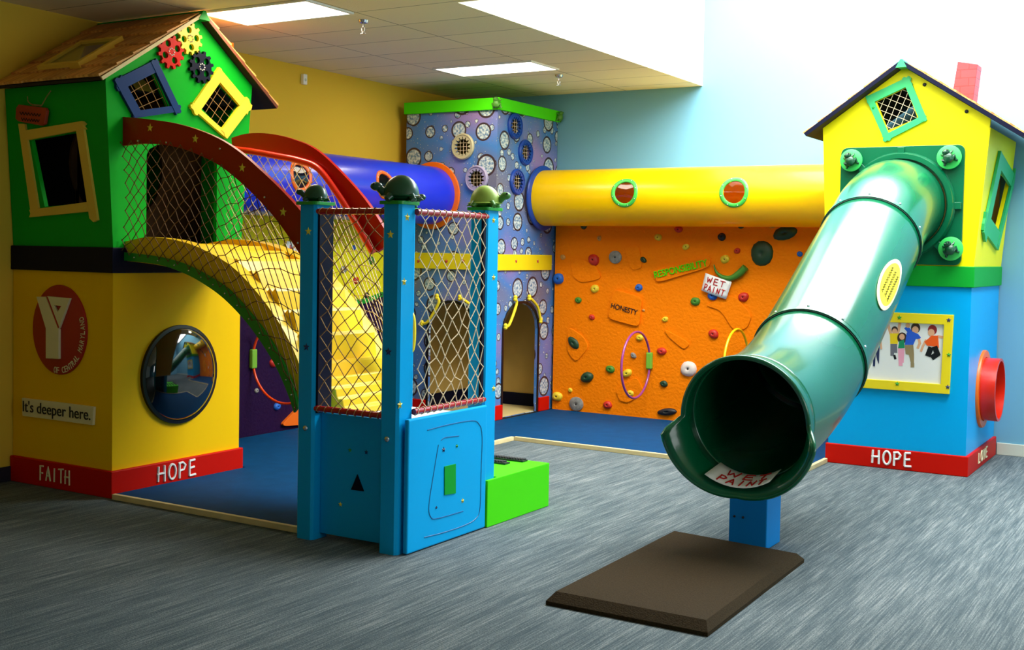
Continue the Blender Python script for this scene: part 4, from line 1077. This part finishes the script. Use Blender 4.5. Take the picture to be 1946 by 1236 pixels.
# ------------------------------------------------------------------ tube slide
SXc = -2.155
t = thing('tube_slide', 'large green enclosed tube slide descending from the yellow playhouse', 'slide', (SXc, 7.5, 0))
RS = .345
def SP(px, py): p = Q(px, py, 'x', SXc); return V((SXc, p.y, p.z))
ctrl = [V((SXc, 9.20, 2.0)), V((SXc, 9.0, 1.99)), V((SXc, 8.72, 1.90)), V((SXc, 8.40, 1.72)), V((SXc, 7.9, 1.44)), V((SXc, 7.4, 1.16)), V((SXc, 6.95, .93)), V((SXc, 6.5, .79)), V((SXc-.01, 6.1, .735))]
path = cr(ctrl, 8)
def rings(P, r, n=56):
    G = []
    for i, p in enumerate(P):
        a = P[max(i-1, 0)]; e = P[min(i+1, len(P)-1)]; T = (e-a).normalized(); U = V((1, 0, 0)); W = U.cross(T)
        W = W if W.z > 0 else -W
        rr = r[i] if isinstance(r, list) else r
        G.append([p+(U*math.cos(2*PI*k/n)+W*math.sin(2*PI*k/n))*rr for k in range(n)])
    return G
cuts = [0, 24, 46, len(path)-1]
names_s = ['tube_section']*3
for s_ in range(3):
    seg = path[cuts[s_]:cuts[s_+1]+1]
    rr = [RS-.004+(.01 if False else 0)]*len(seg)
    b = B().grid(rings(seg, rr), wrapu=True)
    o = b.obj('tube_section', M['slide_green'], t, fix=True)
    md = o.modifiers.new('solid', 'SOLIDIFY'); md.thickness = .012; md.offset = -1
    if s_:
        q = path[cuts[s_]]; d = (path[cuts[s_]+1]-path[cuts[s_]-1]).normalized()
        G = rings([q-d*.02, q-d*.02, q+d*.02, q+d*.02], [RS-.003, RS+.008, RS+.008, RS-.003]); 
        # rings() takes tangents from neighbours, so build the lip by hand
        U = V((1, 0, 0)); W = U.cross(d); W = W if W.z > 0 else -W; G = []
        for off, r_ in ((-.024, RS-.004), (-.022, RS+.009), (.004, RS+.009), (.004, RS-.002)):
            G.append([q+d*off+(U*math.cos(2*PI*k/56)+W*math.sin(2*PI*k/56))*r_ for k in range(56)])
        jn = B().grid(G, wrapu=True).obj('joint_lip', M['slide_green'], t, fix=True)
        B().tube([q+d*.007+(U*math.cos(2*PI*k/56)+W*math.sin(2*PI*k/56))*(RS-.0005) for k in range(56)], .0045, 6, closed=True).obj('seam', M['slide_dark'], t)
        for k in range(10):
            a_ = 2*PI*(k+.4)/10; c_ = q-d*.05+(U*math.cos(a_)+W*math.sin(a_))*RS
            B().ball(c_, .009, 8, 6).obj('bolt', M['chrome'], t)
# mouth with a scooped lower lip
q = path[-1]; d = (path[-1]-path[-2]).normalized(); U = V((1, 0, 0)); W = U.cross(d); W = W if W.z > 0 else -W
n = 96; G = []
def sm(x): x = min(max(x, 0), 1); return x*x*(3-2*x)
def low(th): return sm((-math.sin(th)+.02)/.22)
for f_, (lr0, lr1) in ((0, (0, 0)), (.3, (0, .004)), (.6, (0, .018)), (.85, (.0, .05)), (1, (.004, .075))):
    G.append([q+d*(.10*min(f_, 1)+.12*f_*low(th))+(U*math.cos(th)+W*math.sin(th))*(RS+lr0+(lr1)*low(th)*(.35+.65*abs(math.cos(th)))) for th in [2*PI*k/n for k in range(n)]])
mo = B().grid(G, wrapu=True).obj('mouth_section', M['slide_green'], t, fix=True)
md = mo.modifiers.new('solid', 'SOLIDIFY'); md.thickness = .014; md.offset = -1
edge = G[-1]; edge = [p-d*.002 for p in edge]
B().tube(edge, .012, 8, closed=True).obj('mouth_rim', M['slide_green'], mo)
# mounting plate
fpl = FY(ry0-.012)
plate = [QY(*p, ry0) for p in ((1600, 283), (1829, 281), (1829, 505), (1600, 505))]
px0, px1, pz0, pz1 = -2.60, -1.69, 1.562, 2.45
pp = B().panel([rrect(px0, pz0, px1, pz1, .05), circ((SXc+.01, 2.0), RS-.01, 48)], FY(ry0), 0, .025).obj('mounting_plate', M['slide_green'], t, fix=True, bevel=.004)
fk = FY(ry0-.025)
b = B().lathe([(RS+.01, 0), (RS+.01, .05), (RS+.045, .05), (RS+.06, .02), (RS+.06, 0)], fk, (SXc+.01, 2.0), 56)
b.obj('collar', M['slide_green'], pp, fix=True)
for ang_ in range(8):
    a_ = PI/4*ang_+PI/2; c0_ = (SXc+.01+math.cos(a_)*(RS+.045), 2.0+math.sin(a_)*(RS+.045)); L_ = .06 if ang_ % 2 == 0 else .12
    c1_ = (c0_[0]+math.cos(a_)*L_, c0_[1]+math.sin(a_)*L_); nx, nz = -math.sin(a_)*.025, math.cos(a_)*.025
    c1_ = (min(max(c1_[0], px0+.01), px1-.01), min(max(c1_[1], pz0+.01), pz1-.01))
    B().panel([[(c0_[0]-nx, c0_[1]-nz), (c1_[0]-nx, c1_[1]-nz), (c1_[0]+nx, c1_[1]+nz), (c0_[0]+nx, c0_[1]+nz)]], fk, -.002, .03).obj('rib', M['slide_green'], pp, fix=True, bevel=.003)
for px, py, s_ in ((1618, 305, .085), (1804, 299, .088), (1807, 473, .088), (1610, 468, .085)):
    c_ = QY(px, py, ry0-.06)
    dd = B().lathe([(0, .055), (s_*.7, .055), (s_, .045), (s_, .035), (.02, .03), (.02, 0)], fk, c_, 32).obj('corner_disc', M['disc_green'], pp, fix=True)
    frog(dd, (c_[0], c_[1], .055), fk, M['dk_green'], .85, ang=.4)
# oval sticker on the shell
so = SP(1686, 548)
def slide_pt(s, th, rr):
    i = s*(len(path)-1); k = min(int(i), len(path)-2); f_ = i-k; p = path[k].lerp(path[k+1], f_); T = (path[k+1]-path[k]).normalized(); W_ = V((1, 0, 0)).cross(T); W_ = W_ if W_.z > 0 else -W_
    return p+(V((1, 0, 0))*math.cos(th)+W_*math.sin(th))*rr
sc, tcn = .545, R(20)
Ltot = sum((path[i+1]-path[i]).length for i in range(len(path)-1))
def stk(scale_, h): return [slide_pt(sc+scale_*.205*math.cos(2*PI*k/32)/Ltot, tcn+scale_*.097*math.sin(2*PI*k/32)/RS, RS+h) for k in range(32)]
b = B().grid([stk(1, .0), stk(1, .004), stk(.84, .0045)], wrapu=True, mi=0); b.grid([stk(.84, .0045), stk(.4, .0048), stk(.01, .0048)], wrapu=True, mi=1)
st_ = b.obj('oval_sticker', [M['cream'], M['band_yellow']], t, fix=True)
b = B()
for row in range(3):
    pts = [slide_pt(sc+(-.11+.22*k/20)/Ltot, tcn+(.035-.035*row+(.011 if k % 2 else -.004))/RS, RS+.006) for k in range(21)]
    b.tube(pts, .0022, 4)
b.obj('sticker_print', M['ink'], st_)
# paper lying in the mouth
pth = []
def MS(u, v):
    th = R(-90)+(u-.5)*1.15; f_ = .8+(1-v)*.2-.0
    back = v*.2
    return q+d*(.215-back)+(U*math.cos(th)+W*math.sin(th))*(RS+.004-back*.08)
tp = thing('paper_notice', 'white paper with red hand-written words lying in the mouth of the green slide', 'paper sign', MS(.5, .5), 'hand-written wet paint notices')
def MS2(u, v): p = MS(u, v); c_ = q+d*(p-q).dot(d); r_ = (p-c_); return c_+r_*(1-.02/r_.length)
sh = B().grid([[MS2(i/10, j/4) for j in range(5)] for i in range(11)]).obj('sheet', M['paper'], tp, fix=True)
sh.modifiers.new('s', 'SOLIDIFY').thickness = .002
b = B()
def MS3(u, v): p = MS2(u, v); c_ = q+d*(p-q).dot(d); r_ = (p-c_); return c_+r_*(1-.005/r_.length)
for word, u0, v0, w_, h_ in (('WET', .2, .55, .7, .34), ('PAINT', .15, .1, .75, .34)): strokes(b, word, MS3, u0, v0, w_, h_, .0042, n=5)
b.obj('lettering', M['red_ink'], tp, label='red hand-written words WET PAINT')
# support post
t = thing('support_post', 'square blue post standing under the mouth of the green slide', 'post', (-2.21, 6.33, 0))
B().box((-2.317, 6.215, 0), (-2.10, 6.45, .40)).obj('post', M['post_blue'], t, bevel=.006)
for xx in (-2.285, -2.235): bolt(FY(6.215), (xx, .165), .007, t, m_=M['ink'])

# ------------------------------------------------------------------ mats on the floor
t = thing('landing_mat', 'thick brown rubber landing mat with sloping edges lying in front of the slide', 'mat', (-2.24, 5.4, 0))
mc = [V((-2.60, 4.663, 0)), V((-1.815, 4.655, 0)), V((-1.85, 6.09, 0)), V((-2.63, 6.18, 0))]
cen = sum(mc, V())/4
top = [cen+(p-cen)*.93+V((0, 0, .055)) for p in mc]
for i, p in enumerate(mc): top[i] = p+(cen-p).normalized()*.055+V((0, 0, .055))
mid = [p+V((0, 0, .018)) for p in mc]
B().hexa(mid, top).hexa(mc, mid).obj('rubber_slab', M['brownmat'], t, fix=True)
t = thing('play_mat', 'large flat blue floor mat with pale wood edging around the play structures', 'mat', (-5, 7.5, 0))
pts = [(hx1+.03, 5.06), (-4.40, 5.06), (-4.40, 7.0), (-5.16, 7.0), (-5.16, 8.62), (-2.66, 8.56), (-2.66, 9.20), (-2.66, wy-.002), (tx1+.03, wy-.002), (tx1+.03, ty0-.03), (lx+.005, ty0-.03), (lx+.005, 6.24), (hx1+.03, 6.24)]
B().panel([pts], FZ(0), .001, .03).obj('mat_pad', M['bluemat'], t, fix=True)
def strip(a, e, w_=.03):
    a, e = V((*a, 0)), V((*e, 0)); d_ = (e-a).normalized(); n_ = V((-d_.y, d_.x, 0))*w_
    B().hexa([a, e, e+n_, a+n_], [p+V((0, 0, .035)) for p in (a, e, e+n_, a+n_)]).obj('wood_edging', M['edging'], t, fix=True, bevel=.003)
strip((-4.37, 5.045), (hx1+.04, 5.045), -.03); strip((-4.37, 5.045), (-4.37, 7.0), .03)
strip((-5.135, 7.0), (-4.37, 7.0), -.03); strip((-5.135, 7.0), (-5.135, 8.60), .03); strip((-5.135, 8.60), (-2.63, 8.54), .03); strip((-2.63, 8.54), (-2.63, 9.19), .03)

# ------------------------------------------------------------------ netted entry cage
cx0, cx1, cy0_, cy1_ = -4.36, -3.645, 4.965, 5.91
pwid = .118; ph_ = 1.835
t = CG = thing('entry_cage', 'bright blue netted entry cage with four corner posts', 'play cage', (-4.0, 5.45, 0))
posts = {}
for nm, x0, y0 in (('nl', cx0, cy0_), ('nr', -3.79, cy0_), ('fr', -3.765, cy1_-.15), ('fl', cx0, cy1_-.15)):
    x1_, y1_ = x0+pwid, y0+pwid+.02; c_ = .014
    oc = [(x0+c_, y0), (x1_-c_, y0), (x1_, y0+c_), (x1_, y1_-c_), (x1_-c_, y1_), (x0+c_, y1_), (x0, y1_-c_), (x0, y0+c_)]
    p = B().panel([oc], FZ(0), .0, ph_).obj('corner_post', M['cyan'], t, fix=True)
    cc = (x0+pwid/2, y0+pwid/2+.01)
    B().panel([rrect(x0-.02, y0-.02, x1_+.02, y1_+.02, .03)], FZ(ph_), 0, .018).obj('post_cap', M['cap_green'], p, fix=True, bevel=.004)
    posts[nm] = (p, cc, x0, y0)
turtle(posts['nl'][0], (posts['nl'][1][0], posts['nl'][1][1], ph_+.018), R(200), None, M['dk_green'], M['dk_green'], 1.05)
turtle(posts['nr'][0], (posts['nr'][1][0]+.01, posts['nr'][1][1], ph_+.018), R(215), None, M['dk_green'], M['dk_green'], 1.5)
turtle(posts['fl'][0], (posts['fl'][1][0]+.01, posts['fl'][1][1], ph_+.018), R(20), None, M['olive'], M['dk_green'], 1.3)
turtle(posts['fr'][0], (posts['fr'][1][0], posts['fr'][1][1], ph_+.018), R(20), None, M['pale_green'], M['olive'], 1.4)
fA = FY(cy0_)
for px, py, cn, par in ((586, 440, 'yellow', 'nl'), (582, 660, 'navy', 'nl'), (742, 446, 'yellow', 'nr'), (738, 669, 'navy', 'nr')):
    star(fA, QY(px, py, cy0_), .024, M['star_'+cn], posts[par][0])
for px, py, cn in ((774, 413, 'yellow'), (768, 536, 'yellow'), (760, 770, 'yellow')):
    xx = -3.79+pwid; star(FX(xx), QX(px, py, xx), .024, M['star_'+cn], posts['nr'][0])
xx = -3.765+pwid
for px, py, cn in ((938, 419, 'yellow'), (938, 528, 'yellow'), (938, 739, 'yellow')):
    yv, zv = QX(px, py, xx); star(FX(xx), (yv, zv), .022, M['star_'+cn], posts['fr'][0])
for px, py, par in ((581, 814, 'nl'), (736, 835, 'nr')): bolt(fA, QY(px, py, cy0_), .016, posts[par][0], h=.012)
# lower panels
xa, xb = cx0+pwid, -3.79
yA = 5.03
fpn = FY(yA)
fpanel = B().box((xa, yA, .03), (xb, yA+.03, .70)).obj('front_panel', M['cyan'], t, bevel=.004)
for px, py, cn in ((665, 856, 'green'), (696, 860, 'navy'), (647, 959, 'yellow')): star(fpn, QY(px, py, yA), .015, M['star_'+cn], fpanel)
B().panel([[QY(*p, yA) for p in ((668, 931), (692, 934), (680, 902))]], fpn, 0, .006).obj('triangle_cutout', M['navy'], fpanel, fix=True)
xP = -3.625
fq = FX(xP)
ps = [QX(*p, xP) for p in ((777, 1050), (924, 1003), (924, 775), (775, 802))]
pan = [(5.0, .005), (5.765, .005), (5.765, .715), (5.0, .715)]
spanel = B().panel([pan], fq, -.03, 0).obj('side_panel', M['cyan'], t, fix=True, bevel=.008)
# routed outline: thin raised/grooved lines
def line(par, pts, m_, r_=.003): B().tube([fq.p(*QX(*p, xP), .0) for p in pts], r_, 6).obj('routed_line', m_, par)
groove = mat('routed_groove', rgb(0, 96, 150), .5)
def crp(pts): return [(p[0], p[1]) for p in cr2(pts, 5)]
line(spanel, crp([(812, 818), (850, 808), (895, 800), (910, 806), (916, 830), (914, 900), (912, 965), (905, 985), (885, 998), (845, 1012), (806, 1022)]), groove)
line(spanel, crp([(833, 846), (824, 900), (815, 960), (818, 982), (830, 986), (880, 972)]), groove)
line(spanel, crp([(838, 838), (846, 832), (872, 829)]), groove)
B().panel([[QX(*p, xP) for p in ((844, 887), (865, 882), (865, 938), (844, 941))]], fq, 0, .005).obj('green_rectangle', M['band_green'], spanel, fix=True)
for px, py, cn, r_ in ((843, 855, 'navy', .018), (868, 848, 'green', .013), (879, 952, 'yellow', .016), (829, 965, 'navy', .01)): star(fq, QX(px, py, xP), r_, M['star_'+cn], spanel)
# platform, rails, inner strips
B().box((cx0+.02, yA+.03, .62), (xP-.035, 5.74, .665)).obj('platform', M['paper'], t)
B().box((cx0+.0, 5.74, .0), (-3.66, 5.76, .64)).obj('rear_riser', M['cyan'], t)
rz0, rz1 = .725, 1.80
for (p, e) in (((xa-.01, 4.99, rz1), (xb+.01, 4.99, rz1)), ((xa-.01, 4.99, rz0), (xb+.01, 4.99, rz0)), ((-3.66, 5.09, rz1), (-3.66, 5.78, rz1)), ((-3.66, 5.09, rz0+.02), (-3.66, 5.78, rz0+.02))):
    B().tube([p, e], .017, 14).obj('rail', M['rail_red'], t)
B().box((xa, 4.985, .70), (xa+.014, 5.10, 1.80)).obj('inner_strip', M['navy'], t)
B().box((-3.668, 5.735, .74), (-3.652, 5.76, 1.79)).obj('inner_strip', M['navy'], t)
def nf(u, v):
    pinch = .01*math.sin(v*PI)*(1-2*u)
    return V((xa+.012+(xb-xa-.02)*u+pinch, 4.99-.012*math.sin(PI*u)*math.sin(PI*v), rz0+(rz1-rz0)*v))
b = B(); net(b, nf, 9, 22, .0026, True, .25)
for k in range(9):
    x_ = xa+.02+(xb-xa-.04)*k/8; b.tube([V((x_+.008*math.cos(a_*PI/3), 4.99+.02*math.sin(a_*PI/3), rz1+.02*math.cos(a_*PI/3))) for a_ in range(7)], .0028, 4)
    b.tube([V((x_+.008*math.cos(a_*PI/3), 4.99+.02*math.sin(a_*PI/3), rz0+.02*math.cos(a_*PI/3))) for a_ in range(7)], .0028, 4)
b.obj('front_net', M['rope'], t)
def nr_(u, v):
    return V((-3.652+.02*math.sin(PI*u)*math.sin(PI*v), 5.10+.66*u+.012*math.sin(v*PI)*(1-2*u), rz0+.02+(rz1-rz0-.02)*v))
b = B(); net(b, nr_, 13, 18, .0028, True, .28)
for k in range(12):
    y_ = 5.11+.64*k/11
    for zz in (rz1, rz0+.02): b.tube([V((-3.66+.02*math.sin(a_*PI/3), y_+.008*math.cos(a_*PI/3), zz+.02*math.cos(a_*PI/3))) for a_ in range(7)], .0028, 4)
b.obj('side_net', M['rope_pale'], t)

# yellow grab handle on the far-left post
hx_ = cx0+pwid+.001
B().tube(cr([(hx_, 5.83, .98), (hx_+.035, 5.83, 1.0), (hx_+.045, 5.83, 1.10), (hx_+.035, 5.83, 1.20), (hx_, 5.83, 1.22)], 4), .011, 10).obj('grab_handle', M['window_yellow'], t)

# entry step (green)
t = thing('entry_step', 'lime green step block with dark grip treads beside the blue cage', 'step', (-4.0, 6.15, 0))
B().panel([[(-4.23, 5.775), (-3.775, 5.775), (-3.775, 5.912), (-3.643, 5.912), (-3.643, 5.775), (-3.62, 5.775), (-3.62, 6.505), (-4.33, 6.505), (-4.33, 5.912), (-4.23, 5.912)]], FZ(0), .002, .275).obj('block', M['lime'], t, bevel=.004, fix=True)
for k, yv in enumerate((6.44, 6.30, 6.16, 6.02)):
    xe = -3.76-.045*k
    g = B().box((-4.25, yv-.03, .276), (xe, yv+.03, .286), 0)
    for q_ in range(26):
        x_ = -4.24+.5*q_/25
        if x_ < xe-.02: g.tube([(x_, yv-.02, .29), (x_+.012, yv+.02, .29)], .006, 6)
    g.obj('grip_tread', M['h_black'], t)

# ------------------------------------------------------------------ netted bridge with stairs from house to cage
t = BR = thing('climbing_bridge', 'arched netted bridge with yellow stairs and red beams leading to the green playhouse', 'bridge', (-5.15, 5.6, .9))
yn, yf = 5.15, 6.04
def beam(tops, bots, y, th_b, m_):
    T = cr2(tops, 6); Bt = cr2(bots, 6)
    return B().panel([T+Bt[::-1]], FY(y), -th_b, 0)
tn = [QY(*p, yn) for p in ((234, 222), (285, 227), (340, 236), (400, 256), (450, 285), (500, 328), (545, 372), (574, 404))]
bn = [QY(*p, yn) for p in ((233, 277), (285, 273), (340, 281), (390, 300), (430, 324), (480, 368), (530, 424), (575, 492))]
tn[0] = (xc+.002, tn[0][1]); bn[0] = (xc+.002, bn[0][1])
nb = beam(tn, bn, yn, .03, 0).obj('arch_beam', M['arch_red'], t, fix=True, bevel=.004)
for px, py in ((285, 243), (371, 264), (460, 319), (538, 403)): star(FY(yn), QY(px, py, yn), .028, M['star_yellow'], nb, rot=.1)
for px, py in ((262, 268), (316, 271), (418, 283), (503, 375), (566, 462)): bolt(FY(yn), QY(px, py, yn), .007, nb)
tf = [QY(*p, yf) for p in ((440, 262), (470, 254), (510, 254), (555, 264), (600, 284), (650, 330), (700, 388), (745, 460))]
bf = [QY(*p, yf) for p in ((441, 284), (480, 288), (530, 297), (575, 306), (612, 322), (650, 372), (680, 420), (715, 480))]
fbm = beam(tf, bf, yf, .03, 0).obj('arch_beam', M['arch_red'], t, fix=True, bevel=.004)
pts = [FY(yf).p(a_, c_, .035) for a_, c_ in cr2(bf, 6)]
B().tube(pts, .022, 10).obj('beam_flange', M['tube_red'], fbm)
# green arch + stair body
ga = [QY(*p, yn) for p in ((258, 480), (300, 488), (350, 502), (390, 522), (430, 548), (470, 590), (505, 635), (535, 685), (556, 735), (566, 775))]
gb = [QY(*p, yn) for p in ((258, 496), (300, 503), (350, 520), (390, 542), (425, 568), (462, 606), (495, 650), (524, 698), (546, 748), (558, 785))]
ga[0] = (xc+.002, ga[0][1]); gb[0] = (xc+.002, gb[0][1])
gr_ = B().panel([cr2(ga, 5)+cr2(gb, 5)[::-1]], FY(yn), -.02, 0).obj('green_edge', M['cap_green'], t, fix=True, bevel=.002)
G2 = cr2([(a_[0]/2+b_[0]/2, a_[1]/2+b_[1]/2) for a_, b_ in zip(ga, gb)], 5)
for k in range(2, len(G2)-1, 3): bolt(FY(yn), G2[k], .006, gr_)
curve = cr2(ga, 8); curve = [(x_, z_) for x_, z_ in curve]
# stair profile: follow the arch, cut into treads
import bisect
L = [0]
for i in range(1, len(curve)): L.append(L[-1]+math.dist(curve[i], curve[i-1]))
def at(s):
    s *= L[-1]; i = min(max(bisect.bisect(L, s)-1, 0), len(curve)-2); f_ = (s-L[i])/max(L[i+1]-L[i], 1e-9)
    return (curve[i][0]*(1-f_)+curve[i+1][0]*f_, curve[i][1]*(1-f_)+curve[i+1][1]*f_)
lift = lambda s: .10
topp = [(xc, 1.615), (-5.72, 1.615)]
NS = 8
for k in range(NS):
    s0, s1_ = .16+.84*k/NS, .16+.84*(k+1)/NS
    a_, e_ = at(s0), at(s1_); zt_ = a_[1]+.06; w_ = e_[0]-a_[0]
    # three soft ridges on every tread, then the riser
    for q_ in range(3):
        xq = a_[0]+w_*(.15+q_*.28)+.05
        topp += [(xq, zt_), (xq+w_*.07, zt_+.014), (xq+w_*.15, zt_+.014), (xq+w_*.22, zt_)]
topp.append((curve[-1][0]+.1, .67)); 
botp = [(x_, z_-.05) for x_, z_ in curve][::-1]
sa = B().panel([topp+[(botp[0][0]+.06, .64)]+botp], FY(5.27), -.62, 0).obj('stair_treads', M['stair'], t, fix=True, bevel=.008)
# raised side stringers
for y0_, y1_ in ((5.175, 5.27), (5.89, 6.0)):
    tp_ = [(xc, 1.62)]+[(at(s)[0]+.04*s, at(s)[1]+.10+.03*math.sin(s*PI)) for s in [k/20 for k in range(2, 21)]]
    tp_.append((tp_[-1][0]+.05, .66))
    bt_ = [(x_, z_-.055) for x_, z_ in curve][::-1]
    B().panel([tp_+bt_], FY(y0_), -(y1_-y0_), 0).obj('stair_side', M['stair'], t, fix=True, bevel=.012)
# bottom step block inside the cage
prof = [(-4.42, .667), (-4.42, .86)]
for q_ in range(3):
    prof += [(-4.36+.0+q_*.05, .86-q_*.055), (-4.345+q_*.05, .868-q_*.055), (-4.33+q_*.05, .86-q_*.055), (-4.32+q_*.05, .82-q_*.055)]
prof += [(-4.18, .70), (-4.18, .667)]
B().panel([prof], FY(5.20), -.54, 0).obj('bottom_step', M['stair'], t, fix=True, bevel=.006)
# nets
def lerpc(C, u):
    i = u*(len(C)-1); k = min(int(i), len(C)-2); f_ = i-k; return (C[k][0]*(1-f_)+C[k+1][0]*f_, C[k][1]*(1-f_)+C[k+1][1]*f_)
def resample(C, n=60):
    xs0, xs1 = C[0][0], C[-1][0]; o = []
    for k in range(n+1):
        x_ = xs0+(xs1-xs0)*k/n
        for i in range(len(C)-1):
            if C[i][0] <= x_+1e-9 and x_ <= C[i+1][0]+1e-9: f_ = (x_-C[i][0])/max(C[i+1][0]-C[i][0], 1e-9); break
        o.append((x_, C[i][1]*(1-f_)+C[i+1][1]*f_))
    return o
CT, CB = resample(cr2(bn, 6)), resample(cr2(ga, 6))
def nn(u, v):
    a_, c_ = lerpc(CB, u), lerpc(CT, u)
    xx_ = a_[0]*(1-v)+c_[0]*v+.05*math.sin(v*PI)*(1-u); zz_ = (a_[1]-.01)*(1-v)+(c_[1]+.02)*v
    return V((xx_, yn-.018-.03*math.sin(PI*u)*math.sin(PI*v), zz_))
b = B(); net(b, nn, 34, 16, .0026, True, .22); b.obj('near_net', M['rope_dark'], t)
CF = resample(cr2(bf, 6)); CS = resample([(at(s)[0], at(s)[1]+.1) for s in [k/20 for k in range(21)]])
def nfar(u, v):
    a_, c_ = lerpc(CS, u), lerpc(CF, u)
    return V((a_[0]*(1-v)+c_[0]*v, yf-.005, a_[1]*(1-v)+c_[1]*v))
b = B(); net(b, nfar, 34, 14, .0026, False, .15); b.obj('far_net', M['rope_pale'], t)
